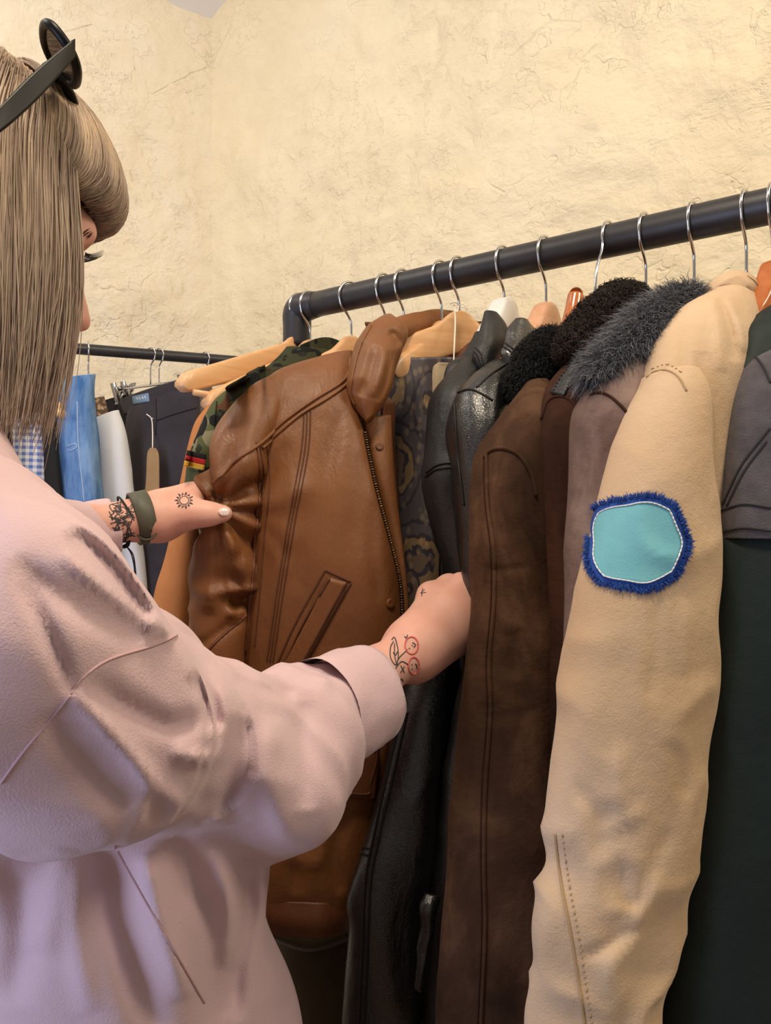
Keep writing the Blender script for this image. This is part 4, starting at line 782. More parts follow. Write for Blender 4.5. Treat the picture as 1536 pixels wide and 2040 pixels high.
# ---------------------------------------------------------------- implicit surfaces for bodies and clothes
class SDF:
    def __init__(s): s.p = []
    def cone(s, a, b, r1, r2, k=.012, sub=False): s.p.append(('c', np.array(a, float), np.array(b, float), r1, r2, k, sub)); return s
    def ell(s, c, rad, ax=None, k=.012, sub=False): s.p.append(('e', np.array(c, float), np.array(rad, float), np.eye(3) if ax is None else np.array(ax, float), 0, k, sub)); return s
    def chain(s, pts, rs, k=.012):
        for i in range(len(pts)-1): s.cone(pts[i], pts[i+1], rs[i], rs[i+1], k)
        return s
    def one(s, q, P):
        if q[0] == 'c':
            a, b = q[1], q[2]; ba = b-a; h = np.clip(((P-a)@ba)/(ba@ba+1e-12), 0, 1)
            return np.linalg.norm(P-a-h[..., None]*ba, axis=-1)-(q[3]+(q[4]-q[3])*h)
        x = (P-q[1])@q[3].T; k0 = np.linalg.norm(x/q[2], axis=-1); k1 = np.linalg.norm(x/q[2]**2, axis=-1)+1e-9
        return k0*(k0-1)/k1
    def ev(s, P, ids):
        d = np.full(P.shape[:-1], 9.)
        for i in ids:
            q = s.p[i]; e = s.one(q, P); k = q[5]
            if q[6]: e = -e; h = np.maximum(k-np.abs(d-e), 0)/k; d = np.maximum(d, e)+h*h*k*.25
            else: h = np.maximum(k-np.abs(d-e), 0)/k; d = np.minimum(d, e)-h*h*k*.25
        return d
    def mesh(s, h, B=16):
        lo, hi = [], []
        for q in s.p:
            if q[6]: continue
            if q[0] == 'c': r = max(q[3], q[4]); lo.append(np.minimum(q[1], q[2])-r); hi.append(np.maximum(q[1], q[2])+r)
            else: r = q[2].max(); lo.append(q[1]-r); hi.append(q[1]+r)
        lo = np.min(lo, 0)-.03; hi = np.max(hi, 0)+.03; nb = np.ceil((hi-lo)/(h*B)).astype(int); D = h*B*math.sqrt(3)/2
        off = np.stack(np.meshgrid(*[np.arange(B+1)]*3, indexing='ij'), -1)
        cid, cpos, edges = [], [], []; NX = nb*B+4; st = np.array([NX[1]*NX[2], NX[2], 1])
        bi = np.stack(np.meshgrid(*[np.arange(x) for x in nb], indexing='ij'), -1).reshape(-1, 3); ctr = lo+(bi+.5)*h*B
        dist = np.stack([s.one(q, ctr) for q in s.p], -1)
        for k in range(len(bi)):
            ids = [i for i in range(len(s.p)) if dist[k, i] < D*1.6+s.p[i][5]+.02]
            pos_ = [i for i in ids if not s.p[i][6]]
            if not pos_ or min(dist[k, i] for i in pos_) > D*1.3+.03: continue
            base = bi[k]*B; f = s.ev(lo+(base+off)*h, ids); ins = f < 0
            if ins.all() or not ins.any(): continue
            c = [ins[a:B+a, b:B+b, e:B+e] for a in (0, 1) for b in (0, 1) for e in (0, 1)]
            sm = sum(x.astype(int) for x in c); act = (sm > 0) & (sm < 8); I = np.argwhere(act)
            if len(I):
                acc = np.zeros((len(I), 3)); cnt = np.zeros(len(I))
                cor = [np.array((a, b, e)) for a in (0, 1) for b in (0, 1) for e in (0, 1)]
                fv = [f[tuple((I+o).T)] for o in cor]
                for a in range(8):
                    for b in range(a+1, 8):
                        if np.abs(cor[a]-cor[b]).sum() != 1: continue
                        m = (fv[a] < 0) != (fv[b] < 0); t = np.where(m, fv[a]/(fv[a]-fv[b]+1e-15), 0)
                        acc += np.where(m[:, None], cor[a]+(cor[b]-cor[a])*t[:, None], 0); cnt += m
                cid.append((I+base+1)@st); cpos.append(lo+(I+base+acc/cnt[:, None])*h)
            for ax in range(3):
                sl = [slice(0, B)]*3; s2 = list(sl); s2[ax] = slice(1, B+1)
                a, b = ins[tuple(sl)], ins[tuple(s2)]; J = np.argwhere(a != b)
                if len(J): edges.append((ax, J+base, a[tuple(J.T)]))
        cid = np.concatenate(cid); cpos = np.concatenate(cpos); o = np.argsort(cid); cid, cpos = cid[o], cpos[o]; Q = []
        for ax, J, a in edges:
            u, v = [(1, 2), (2, 0), (0, 1)][ax]; eu, ev = np.eye(3, dtype=int)[u], np.eye(3, dtype=int)[v]
            ids = [((J-x+1)@st) for x in (eu+ev, ev, 0*eu, eu)]
            ix = [np.clip(np.searchsorted(cid, q), 0, len(cid)-1) for q in ids]
            ok = np.all([cid[x] == q for x, q in zip(ix, ids)], axis=0); f = np.stack(ix, -1); f[~a] = f[~a][:, ::-1]; Q.append(f[ok])
        return cpos, np.concatenate(Q)
def vnormals(V, Fq):
    n = np.cross(V[Fq[:, 2]]-V[Fq[:, 0]], V[Fq[:, 3]]-V[Fq[:, 1]]); N = np.zeros_like(V)
    for k in range(4): np.add.at(N, Fq[:, k], n)
    return nrm(N)
def relax(V, Fq, it=2):
    for _ in range(it):
        A = np.zeros_like(V); c = np.zeros(len(V))
        for k in range(4):
            np.add.at(A, Fq[:, k], V[Fq[:, (k+1) % 4]]+V[Fq[:, (k-1) % 4]]); np.add.at(c, Fq[:, k], 2)
        V = V*.5+.5*A/c[:, None]
    return V

# ---------------------------------------------------------------- the woman
H = np.array([-.318, .585, 1.578]); tl = math.radians(20)
fh = np.array([.68, .73, 0]); fh = fh/np.linalg.norm(fh)
hf = fh*math.cos(tl)-ZZ*math.sin(tl); hr = np.cross(fh, ZZ); hu = np.cross(hr, hf)
def hd(f, r, u): return H+hf*f+hr*r+hu*u
HA = np.array([hf, hr, hu])
BA = np.array([fh, hr, ZZ])
chest, belly, pelv = np.array([-.34, .63, 1.22]), np.array([-.28, .71, 1.05]), np.array([-.245, .74, .91])
RS, RE, RW = at(40, 1190, .50), at(400, 1545, .655), at(822, 1298, .84)
LS_, LE, LW = np.array([-.475, .73, 1.31]), at(-40, 1080, .80), at(312, 1030, .905)
S = SDF()
S.ell(hd(-.008, 0, .016), (.095, .071, .080), HA, .02)
S.ell(hd(.042, 0, -.035), (.050, .056, .080), HA, .03)
S.cone(hd(.088, -.03, .012), hd(.088, .03, .012), .010, .010, .02)
S.cone(hd(.094, 0, .0), hd(.121, 0, -.043), .007, .009, .012)
for sg in (-1, 1):
    S.cone(hd(.111, sg*.010, -.047), hd(.100, sg*.013, -.047), .007, .006, .008)
    S.ell(hd(.070, sg*.040, -.032), (.022, .022, .022), HA, .025)
    S.cone(hd(.01, sg*.052, -.075), hd(.075, sg*.012, -.112), .016, .015, .03)
    S.ell(hd(-.008, sg*.077, -.02), (.018, .009, .030), HA, .006)
    S.ell(hd(.0985, sg*.032, -.014), (.013, .015, .010), HA, .008, True)
S.cone(hd(.093, -.016, -.078), hd(.093, .016, -.078), .007, .007, .010)
S.cone(hd(.091, -.013, -.087), hd(.091, .013, -.087), .007, .007, .008)
S.ell(hd(.082, 0, -.112), (.017, .018, .016), HA, .02)
S.cone(hd(-.022, 0, -.06), (-.352, .555, 1.40), .050, .054, .03)
S.ell(chest-ZZ*.02, (.080, .130, .12), BA, .05); S.ell(belly, (.075, .11, .15), BA, .06); S.ell(pelv-ZZ*.02, (.082, .12, .12), BA, .06)
S.cone((-.352, .555, 1.39), RS, .05, .045, .05); S.cone((-.352, .555, 1.39), LS_, .05, .045, .05)
S.chain([RS, RE, (RE+RW)/2, RE*.2+RW*.8, RW], [.046, .036, .029, .0235, .0225], .015)
S.chain([LS_, LE, (LE+LW)/2, LW], [.040, .031, .025, .021], .012)
for sg in (-1, 1):
    hip = pelv+hr*sg*.085-ZZ*.03; kn = pelv+hr*sg*.09+fh*.02; kn[2] = .47; an = pelv+hr*sg*.10-fh*.03; an[2] = .085
    S.chain([hip-ZZ*.06, kn, an], [.070, .055, .037], .03); S.cone(an-ZZ*.045, an+fh*.15-ZZ*.055, .036, .028, .02)
def finger(pts, rs): S.chain(pts, rs, .006)
# right hand: its back to the camera, fingers closing behind the edge of the black coat
mc = [at(918, 1163, .893), at(932, 1190, .892), at(938, 1232, .886), at(932, 1276, .876)]
for k, m in enumerate(mc):
    S.cone(RW+(m-RW)*.05+ZZ*(.008-.005*k), m, .018, .0122-.0006*k, .022)
    f1 = nrm(np.array([.62, .74, -.12-.02*k])); L = [.040, .044, .041, .033][k]; p1_ = m+f1*L; f2 = nrm(np.array([.2, .75, -.62])); p2_ = p1_+f2*L*.62; f3 = nrm(np.array([-.45, .55, -.65])); p3_ = p2_+f3*L*.5
    finger([m, p1_, p2_, p3_], [.0115-.0006*k, .0095-.0005*k, .0085-.0005*k, .0072-.0004*k])
S.cone(RW+ZZ*.004, at(905, 1235, .872), .021, .017, .03)
S.chain([at(822, 1275, .84), at(857, 1185, .89), at(893, 1166, .912), at(925, 1176, .925)], [.018, .0125, .0108, .0088], .012)
S.ell(at(838, 1322, .824), (.008, .008, .008), None, .016)
# left hand: thumb over the leather in front, fingers behind it
lm = [at(388, 985, .938), at(394, 980, .958), at(393, 990, .975), at(386, 1004, .985)]
for k, m in enumerate(lm):
    S.cone(LW+(m-LW)*.15, m, .0145, .0125-.0006*k, .014)
    L = [.040, .044, .041, .033][k]; p1_ = m+nrm(np.array([.55, .62, -.42]))*L; p2_ = p1_+nrm(np.array([.75, .25, -.62]))*L*.62; p3_ = p2_+nrm(np.array([.72, -.25, -.62]))*L*.5
    finger([m, p1_, p2_, p3_], [.0115-.0006*k, .0095-.0005*k, .0085-.0005*k, .0072-.0004*k])
S.cone(LW, at(368, 1008, .915), .022, .017, .03)
S.chain([at(330, 1040, .900), at(384, 1024, .898), at(418, 1024, .898), at(448, 1023, .903)], [.017, .0135, .0105, .0088], .014)
V, Fq = S.mesh(.0028); V = relax(V, Fq, 1)
wm = thing('person', 'woman with ash blonde bob and fringe in loose pale pink shirt, reaching into the coats', 'person', (pelv[0], pelv[1], 0))
HAIRMR[0].inputs[1].default_value = 1.64; HAIRMR[0].inputs[2].default_value = 1.47
sk = obj('body', V, Fq, MT['skin'], wm)
# trousers and shoes (below the frame)
T = SDF(); T.ell(pelv-ZZ*.10, (.082, .118, .08), BA, .05)
for sg in (-1, 1):
    hip = pelv+hr*sg*.085-ZZ*.03; kn = pelv+hr*sg*.09+fh*.02; kn[2] = .47; an = pelv+hr*sg*.10-fh*.03; an[2] = .10
    T.chain([hip-ZZ*.10-hr*sg*.015, kn, an], [.074, .068, .064], .03)
V, Fq = T.mesh(.006); obj('trousers', V, Fq, MT['jeans'], wm)
for sg in (-1, 1):
    an = pelv+hr*sg*.10-fh*.03; T = SDF(); T.chain([np.array([*an[:2], .045])-fh*.02, np.array([*an[:2], .04])+fh*.15], [.045, .038], .02); T.ell(np.array([*an[:2], .08]), (.05, .045, .05), BA, .02)
    V, Fq = T.mesh(.005); V[:, 2] = np.maximum(V[:, 2], .001); obj('shoe', V, Fq, MT['shoe'], wm)
# shirt
def px(u, v, Y, r): return at(u, v, Y), r*Y/F
T = SDF()
sl = [px(-20, 1250, .47, 285), px(170, 1430, .53, 245), px(385, 1470, .62, 163), px(522, 1533, .685, 166), px(580, 1472, .72, 145), px(640, 1422, .75, 96)]
T.ell(chest-ZZ*.02, (.108, .16, .145), BA, .05); T.ell(belly+np.array([.028, 0, 0]), (.13, .165, .22), BA, .06); T.ell(pelv+fh*.01-ZZ*.08, (.155, .17, .18), BA, .06)
T.cone((-.352, .57, 1.385), sl[0][0], .06, sl[0][1]*.9, .05); T.cone((-.352, .57, 1.375), LS_, .068, .066, .05)
for a, b_ in zip(sl[:-1], sl[1:]): T.cone(a[0], b_[0], a[1], b_[1], .012)
ll = [(LS_, .07), (LE, .058), px(130, 1068, .86, 58), px(205, 1054, .878, 50)]
for a, b_ in zip(ll[:-1], ll[1:]): T.cone(a[0], b_[0], a[1], b_[1], .03)
T.cone((-.350, .558, 1.46), (-.352, .558, 1.40), .060, .056, .006, True)
V, Fq = T.mesh(.0042); V = relax(V, Fq, 2); N = vnormals(V, Fq)
ad = nrm(sl[1][0]-sl[0][0]); fd = nrm(sl[4][0]-sl[2][0])
def along(P, d, k): return P-(1-k)*((P@d)[:, None])*d
w1 = np.exp(-(np.min([np.linalg.norm(V-(sl[0][0]*(1-t)+sl[1][0]*t), axis=1) for t in np.linspace(-.1, 1.2, 12)], 0)/.13)**4)
w2 = np.exp(-(np.min([np.linalg.norm(V-(sl[2][0]*(1-t)+sl[5][0]*t), axis=1) for t in np.linspace(0, 1, 12)], 0)/.11)**4)*(V[:, 1] > .58)
dt = .010*fbm(V*np.array([10, 10, 1.6])+3, 5, 2)
da = .005*fbm(along(V, ad, .45)*13, 15, 2)
dfm = .005*fbm(along(V, nrm(fd+np.array([0, 0, -1.2])), .35)*17, 25, 2)
qa, qf = along(V, ad, .38), along(V, nrm(fd+np.array([0, 0, -.8])), .38)
wa = fbm(V*7, 61, 2)[:, None]*.35
da = da+.0045*(1-2*np.abs(vn(qa*17+wa, 51)))+.002*(1-2*np.abs(vn(qa*34+wa*2, 52)))
dfm = dfm+.0050*(1-2*np.abs(vn(qf*19+wa, 53)))+.0022*(1-2*np.abs(vn(qf*40+wa*2, 54)))
dd = dt*(1-np.maximum(w1, w2))+da*w1*(1-w2)+dfm*w2
V = V+N*dd[:, None]
V, _ = crease((V, Fq), [
    ([(44, 1159), (95, 1260), (144, 1377)], 16, -.007), ([(150, 1054), (166, 1077), (228, 1129), (280, 1210), (300, 1235)], 19, -.009), ([(170, 1040), (240, 1115), (300, 1190), (345, 1255)], 13, .008), ([(120, 1100), (180, 1150), (250, 1205), (300, 1240), (353, 1268)], 14, .008),
    ([(30, 1120), (110, 1180), (210, 1240), (290, 1270)], 26, -.007), ([(384, 1342), (405, 1385), (421, 1425), (428, 1455)], 17, -.014), ([(412, 1335), (449, 1394), (447, 1481), (419, 1512), (340, 1499)], 16, .012),
    ([(174, 1355), (262, 1412), (345, 1447), (415, 1425)], 22, -.010), ([(144, 1377), (244, 1490), (314, 1569), (401, 1634)], 20, .010), ([(90, 1420), (190, 1540), (260, 1610)], 30, -.006),
    ([(548, 1430), (536, 1543), (575, 1685)], 26, .009), ([(478, 1430), (458, 1543), (465, 1640)], 26, -.011), ([(600, 1400), (606, 1510), (612, 1610)], 22, -.008), ([(470, 1340), (530, 1372), (590, 1385)], 15, -.007),
    ([(209, 1690), (227, 1804), (262, 1913), (310, 2060)], 34, -.018), ([(349, 1660), (384, 1761), (414, 1848), (425, 2060)], 32, -.018), ([(493, 1710), (493, 1804), (471, 1935), (462, 2030)], 22, -.018),
    ([(290, 1700), (320, 1830), (370, 1990)], 24, .012), ([(430, 1690), (462, 1830), (455, 1930)], 20, .012), ([(520, 1730), (545, 1850), (560, 2000)], 20, .012), ([(130, 1690), (110, 1800), (80, 1900)], 34, .010), ([(170, 1700), (150, 1850), (180, 2020)], 24, .008), ([(20, 1700), (50, 1850), (20, 2000)], 34, -.012)])
sh = obj('shirt', V, Fq, MT['pink'], wm)
# turned-back cuffs
def cuff(c0_, c1_, r0, r1, ax2, seed, name='cuff'):
    d = nrm(c1_-c0_); s_ = nrm(ax2-d*(ax2@d)); PLs, PRs, th = [], [], []
    prof = [(0, 1.0), (.5, 1.02), (1.0, 1.0), (1.0, .95), (.55, .93), (.1, .92)]
    P = []; m = 48
    for t, k in prof:
        c = c0_+(c1_-c0_)*t; r = (r0+(r1-r0)*t)*k
        for j in range(m):
            a = 2*np.pi*j/m; P.append(c+(s_*np.cos(a)*r[0]+np.cross(d, s_)*np.sin(a)*r[1]))
    P = np.array(P).reshape(6, m, 3); Q = np.concatenate([catmull(P[:3], 12), catmull(P[3:], 10)]); Nn = nrm(Q-(c0_+c1_)/2)
    Q = Q+Nn*(.0022*fbm(Q*45, seed, 2))[..., None]
    return obj(name, Q.reshape(-1, 3), grid_faces(22, m), MT['pink'], wm)
cuR = cuff(at(636, 1425, .735), at(730, 1388, .79), np.array([.053, .050]), np.array([.0505, .046]), np.array([0, 0, 1.]), 3)
cuL = cuff(at(150, 1062, .862), at(226, 1048, .884), np.array([.034, .032]), np.array([.0305, .029]), np.array([0, 0, 1.]), 5)
b = []
for pl in ([(352, 1266), (300, 1288), (215, 1315), (165, 1350), (140, 1385)], [(140, 1385), (95, 1440), (45, 1500), (0, 1562)]): b.append(on([sh], pl, .0008))
b.append(on([sh], [(228, 1685), (262, 1745), (330, 1865), (408, 2000)], .0009)); 
for q in b:
    for V_, F_ in q.parts: obj('seam', V_, F_, MT['pink_t'], wm)
# tattoos
def tattoo(lines, r=.0006, mat='ink', name='tattoo', lift=.2):
    b = MB()
    for pl in lines:
        q = on([sk], pl, r, lift=lift, step=2.0)
        if q.V: b.add(*q.out())
    if b.V: return b.build(name, MT[mat], wm)
sun = [[(367+9*math.cos(t), 997+8*math.sin(t)) for t in np.linspace(0, 6.3, 14)]]
for k in range(14):
    t = k*2*math.pi/14; r1, r2 = 11, 17+2*(k % 2)
    sun.append([(367+r1*math.cos(t-.14), 997+r1*.9*math.sin(t-.14)), (367+r2*math.cos(t), 997+r2*.9*math.sin(t)), (367+r1*math.cos(t+.14), 997+r1*.9*math.sin(t+.14))])
o = tattoo(sun, .0005); o['label'] = 'small sun tattoo on the back of the hand'
o = tattoo([[(784, 1278), (778, 1290), (778, 1310), (788, 1325), (793, 1310), (792, 1290), (786, 1270), (780, 1276)], [(786, 1282), (786, 1305), (790, 1325)], [(783, 1300), (787, 1306), (792, 1298)],
    [(783, 1338), (790, 1328), (794, 1312), (812, 1294)], [(790, 1328), (800, 1318), (813, 1324)], [(806, 1268), (813, 1275)], [(812, 1265), (808, 1278)], [(798, 1326), (806, 1342)], [(805, 1328), (797, 1341)], [(794, 1362), (799, 1352), (803, 1357)],
    [(815, 1291), (816, 1294)], [(821, 1285), (822, 1288)], [(822, 1280), (828, 1285), (824, 1290)], [(820, 1323), (822, 1326)], [(820, 1332), (822, 1334)], [(827, 1322), (831, 1327), (829, 1334)]], .0006)
o['label'] = 'leaf, stems and stars tattoo above the wrist'
o = tattoo([[(820+13*math.cos(t), 1286+17*math.sin(t)) for t in np.linspace(0, 6.3, 16)], [(824+11*math.cos(t), 1326+17*math.sin(t)) for t in np.linspace(0, 6.3, 16)]], .0009, 'ink_r'); o['label'] = 'two red cherry outlines tattooed on the wrist'
tattoo([[(846, 1175), (838, 1182), (850, 1180)], [(842, 1172), (840, 1188)]], .0005)
tattoo([[(735, 1297), (750, 1298), (758, 1308)], [(745, 1303), (752, 1306)]], .0008)
rr = random.Random(4); lines = []
for k in range(60):
    u0, v0 = rr.uniform(222, 262), rr.uniform(1005, 1082); lines.append([(u0+rr.uniform(-9, 9)*j*.6, v0+rr.uniform(-9, 9)*j*.6) for j in range(4)])
o = tattoo(lines, .00055); o['label'] = 'dense dark tattoo around the forearm'
V, Fc = patch([sk], lambda a, b_: (446+11*(2*b_-1)*math.sqrt(max(0, 1-(2*a-1)**2*.55)), 1020+7.5*(2*a-1)*math.sqrt(max(0, 1-(2*b_-1)**2*.45))), .0014, 10, 12); obj('thumb_nail', V, Fc, MT['nail'], wm)
# face details
for sg in (-1, 1):
    T = SDF(); T.ell(hd(.080, sg*.032, -.014), (.0125, .0125, .0125), HA); V, Fq = T.mesh(.0016); ey = obj('eye', V, Fq, MT['eye'], wm)
    pa = []
    for k in range(22):
        x = (k/21-.5)*2; root = hd(.0935-.004*x*x, sg*(.032+.014*x), -.010+.002*(1-x*x)); l = .011+.002*(1-x*x); out = nrm(hf*1.0+hr*sg*x*.6)
        pa.append([root+out*l*t+hu*(l*(t*t*1.0-.35*t)) for t in np.linspace(0, 1, 6)])
    obj('eyelashes', *strands(pa, .00028, .00006), MT['lash'], wm)
    pa = []
    for k in range(70):
        x = RNG.uniform(-1, 1); root = hd(.0955-.006*(x+.3*1)**2*(1 if x > -.3 else .3)-.003*max(x, 0), sg*(.029+.018*x), .007-.004*x*x+RNG.uniform(-.003, .003)); pa.append([root+(hr*sg*.005+hf*.0005+hu*.002)*t for t in np.linspace(0, 1, 4)])
    obj('eyebrow', *strands(pa, .00025, .0001), MT['brow'], wm)
b = MB(); b.add(*tube([hd(.0985, -.019, -.0815), hd(.1015, 0, -.080), hd(.0985, .019, -.0815)], [.002, .0055, .002], 10, 14)); b.add(*tube([hd(.096, -.016, -.088), hd(.100, 0, -.0885), hd(.096, .016, -.088)], [.002, .0058, .002], 10, 14)); b.build('lips', MT['lip'], wm)
# hair
HC = hd(-.006, 0, .014); HRAD = np.array([.113, .079, .093])
def ellp(th, ph, s=1.0):
    s = np.asarray(s, float)[..., None]
    return HC+s*(HRAD[0]*np.sin(th)*np.cos(ph))[..., None]*hf+s*(HRAD[1]*np.sin(th)*np.sin(ph))[..., None]*hr+s*(HRAD[2]*np.cos(th))[..., None]*hu
def hairpaths(n, lo, hi, bang, K=16):
    ph = np.radians(RNG.uniform(lo, hi, n)); ph = ph*np.where(RNG.random(n) < .72, 1, -1); th0 = np.radians(RNG.uniform(2, 55, n)); lay = RNG.uniform(.945, 1.02, n); P = np.zeros((n, K, 3))
    t = np.linspace(0, 1, K)[None]
    if bang:
        prof = catmull(np.array([(.004, .113), (.035, .115), (.068, .107), (.094, .091), (.114, .070), (.122, .050), (.118, .036), (.106, .027)]), 60)
        t0 = RNG.uniform(0, .40, n)[:, None]
        tt = t0+(1-RNG.uniform(0, .06, n)[:, None]-t0)*t; x = np.linspace(0, 1, 60); l2 = np.minimum(lay, 1.0)[:, None]
        rho, uu = np.interp(tt, x, prof[:, 0])*l2, np.interp(tt, x, prof[:, 1])*(.5+.5*l2); c_, s_ = np.cos(ph)[:, None], np.sin(ph)[:, None]
        uu = uu-.008*np.abs(s_)*tt
        return H+(rho*c_)[..., None]*hf+(rho*s_*(.72-.17*np.clip((np.abs(ph)[:, None]-.75)/.6, 0, 1)))[..., None]*hr+uu[..., None]*hu
    ke = 7; te = np.linspace(0, 1, ke)[None]; th = th0[:, None]+(np.radians(86)-th0)[:, None]*te
    E = ellp(th, np.repeat(ph[:, None], ke, 1), np.repeat(lay[:, None], ke, 1)); P[:, :ke] = E
    zend = 1.402+RNG.normal(0, .012, n)+.012*RNG.random(n); d0 = nrm(E[:, -1]-E[:, -2]); p = E[:, -1]; tt = np.linspace(0, 1, K-ke+1)[1:][None]
    zend = zend+np.where(RNG.random(n) < .12, RNG.uniform(0, .05, n), 0)
    L = p[:, 2]-zend; out = nrm((p-HC)*[1, 1, 0]); sway = RNG.normal(0, .006, (n, 1, 3)); sway[..., 2] = 0
    bow = .012*np.sin(tt*np.pi)[..., None]*out[:, None]-(.016*tt**2)[..., None]*out[:, None]
    P[:, ke:] = p[:, None]-ZZ*(L[:, None]*tt)[..., None]+bow+sway*(tt**1.5)[..., None]+d0[:, None]*[1, 1, 0]*(.02*tt*(1-tt))[..., None]
    for _ in range(6): P[:, 1:-1] = .5*P[:, 1:-1]+.25*(P[:, :-2]+P[:, 2:])
    return P
def waver(P, am=1.0):
    S, K, _ = P.shape; t = np.linspace(0, 1, K)[None, :, None]; w = np.stack([fbm(P[:, :1, :]*14+np.array([0, 0, k*3.3])+t*np.array([.5, .5, 2.]), 40+k, 2) for k in range(3)], -1)
    return P+w*.006*am*t+RNG.normal(size=(S, 1, 3))*.0025*am*t
pa = waver(hairpaths(7600, 55, 179, False)); V1, F1 = strands(pa, RNG.uniform(.00045, .0010, len(pa)), .00015)
pb = waver(hairpaths(5200, 0, 78, True), .35); V2, F2 = strands(pb, RNG.uniform(.00045, .0009, len(pb)), .00015)
b = MB(); b.add(V1, F1); b.add(V2, F2)
# under layer that keeps the hair opaque
ths, phs = np.meshgrid(np.radians(np.linspace(1, 88, 24)), np.radians(np.linspace(-180, 180, 73)), indexing='ij'); A = ellp(ths, phs, .92)
hairo = b.build('hair', MT['hair'], wm)
under = SDF(); under.ell(HC-hf*.008, HRAD*[.88, .935, .935], HA)
for p in np.radians(np.concatenate([np.arange(76, 286, 9)])):
    e = ellp(np.array(math.radians(80)), np.array(p), .78); q = e.copy(); q[2] = 1.45; q = q-nrm((e-HC)*[1, 1, 0])*.012; under.cone(e, q, .010, .006, .008)
under.ell(hd(.075, 0, -.02), (.055, .10, .05), HA, .01, True)
V, Fq = under.mesh(.004); hm = M('under_hair', (112, 90, 72), (146, 124, 102), 40, rough=.6, stretch=(1, 1, .15)); obj('hair_base', V, Fq, hm, hairo)

# ---------------------------------------------------------------- things she wears or carries
sg_ = thing('sunglasses', 'black sunglasses pushed up on top of the blonde hair', 'sunglasses', at(148, 100, .53))
hn = at(150, 95, .522); e1 = at(-25, 262, .465)
obj('temple', *sheet([[hn+np.array([0, 0, .006]), hn-np.array([0, 0, .006])], [(hn*.6+e1*.4)+np.array([-.002, 0, .0075]), (hn*.6+e1*.4)-np.array([-.002, 0, .0075])], [(hn*.25+e1*.75)+np.array([-.002, 0, .0065]), (hn*.25+e1*.75)-np.array([-.002, 0, .0065])], [e1+np.array([0, 0, .006]), e1-np.array([0, 0, .006])]], .004, 30, 8), MT['gloss'], sg_)
lt = nrm(np.array([-.38, .92, .04])); md = nrm(at(170, 160, .55)-at(78, 58, .55)); md = nrm(md-lt*(md@lt))
for k in (0, 1):
    c = at(121, 110, .555)+lt*.060*k; t = np.linspace(0, 2*np.pi, 40, endpoint=False); sx = np.sign(np.cos(t))*np.abs(np.cos(t))**.8; sy = np.sign(np.sin(t))*np.abs(np.sin(t))**.8
    ring = c+sx[:, None]*lt*.0255+sy[:, None]*md*.0165
    ring = np.concatenate([ring, ring[:2]]); obj('lens_rim', *tube(ring, .0033, 10, None, False), MT['gloss'], sg_)
    nl = np.cross(lt, md); b = MB(); P = [c+nl*.001]+[c+(ring[j]-c)*.97+nl*.001 for j in range(40)]+[c-nl*.001]+[c+(ring[j]-c)*.97-nl*.001 for j in range(40)]
    Fc = [(0, 1+j, 1+(j+1) % 40) for j in range(40)]+[(41, 42+(j+1) % 40, 42+j) for j in range(40)]; obj('lens', P, Fc, MT['lens'], sg_)
obj('bridge', *tube([at(121, 110, .555)+lt*.0275-md*.006, at(121, 110, .555)+lt*.031-md*.010, at(121, 110, .555)+lt*.0345-md*.006], .003, 10, 10), MT['gloss'], sg_)
obj('temple_tip_logo', *tube([at(8, 226, .482), at(18, 216, .485)], .0016, 8, 4), MT['gold'], sg_)
def band(c, d, rn, rs, w, th, n=64, a0=0, a1=2*np.pi, up=ZZ):
    d = nrm(d); u_ = nrm(up-d*(up@d)); v_ = np.cross(d, u_); a = np.linspace(a0, a1, n)
    P = []
    for t in a:
        o = u_*np.cos(t)*rn+v_*np.sin(t)*rs; e = nrm(u_*np.cos(t)+v_*np.sin(t))
        for x, y in ((-1, 0), (-.9, 1), (.9, 1), (1, 0), (.9, -.3), (-.9, -.3)): P.append(c+o+e*th*y+d*w*x)
    return np.array(P), grid_faces(n, 6, True, True)
fdir = nrm(LW-at(225, 1050, .884))
wt = thing('wrist_watch', 'olive green watch strap on the far wrist', 'watch', at(282, 1030, .897))
obj('strap', *band(at(283, 1031, .897), fdir, .0275, .0275, .0105, .0024), MT['watch'], wt)
obj('buckle', *band(at(292, 1058, .878), np.array([.3, -.9, .1]), .009, .010, .0015, .0016, 32), MT['watch'], wt)
obj('strap_end', *sheet([[at(274, 1038, .872), at(300, 1036, .873)], [at(278, 1060, .874), at(303, 1056, .875)], [at(280, 1072, .884), at(304, 1066, .885)]], .003, 12, 8), MT['watch'], wt)
obj('case', *band(at(285, 1025, .922), np.array([-.2, .9, .4]), .017, .017, .004, .003, 40), MT['gloss'], wt)
br = thing('bracelet', 'thin black cord bracelet with loose ends beside the olive watch', 'bracelet', at(258, 1090, .88))
ring = [at(252, 1035, .889)+(nrm(ZZ-fdir*(ZZ@fdir))*math.cos(t)+np.cross(fdir, nrm(ZZ-fdir*(ZZ@fdir)))*math.sin(t))*.0262-fdir*.006*math.cos(t)+fdir*.003 for t in np.linspace(0, 2*np.pi, 48)]
obj('loop', *tube(ring, .0012, 8, None, False), MT['cord'], br)
obj('knot', *tube([at(242, 1090, .884), at(252, 1087, .88), at(258, 1078, .876)], [.0015, .0026, .0015], 8, 12), MT['cord'], br)
for k in (0, 6): obj('loose_end', *tube([at(252, 1088, .88), at(262+k*.5, 1105, .88), at(268+k*.3, 1135, .881), at(266+k*.8, 1155, .882)], .0007, 6, 20), MT['cord'], br)

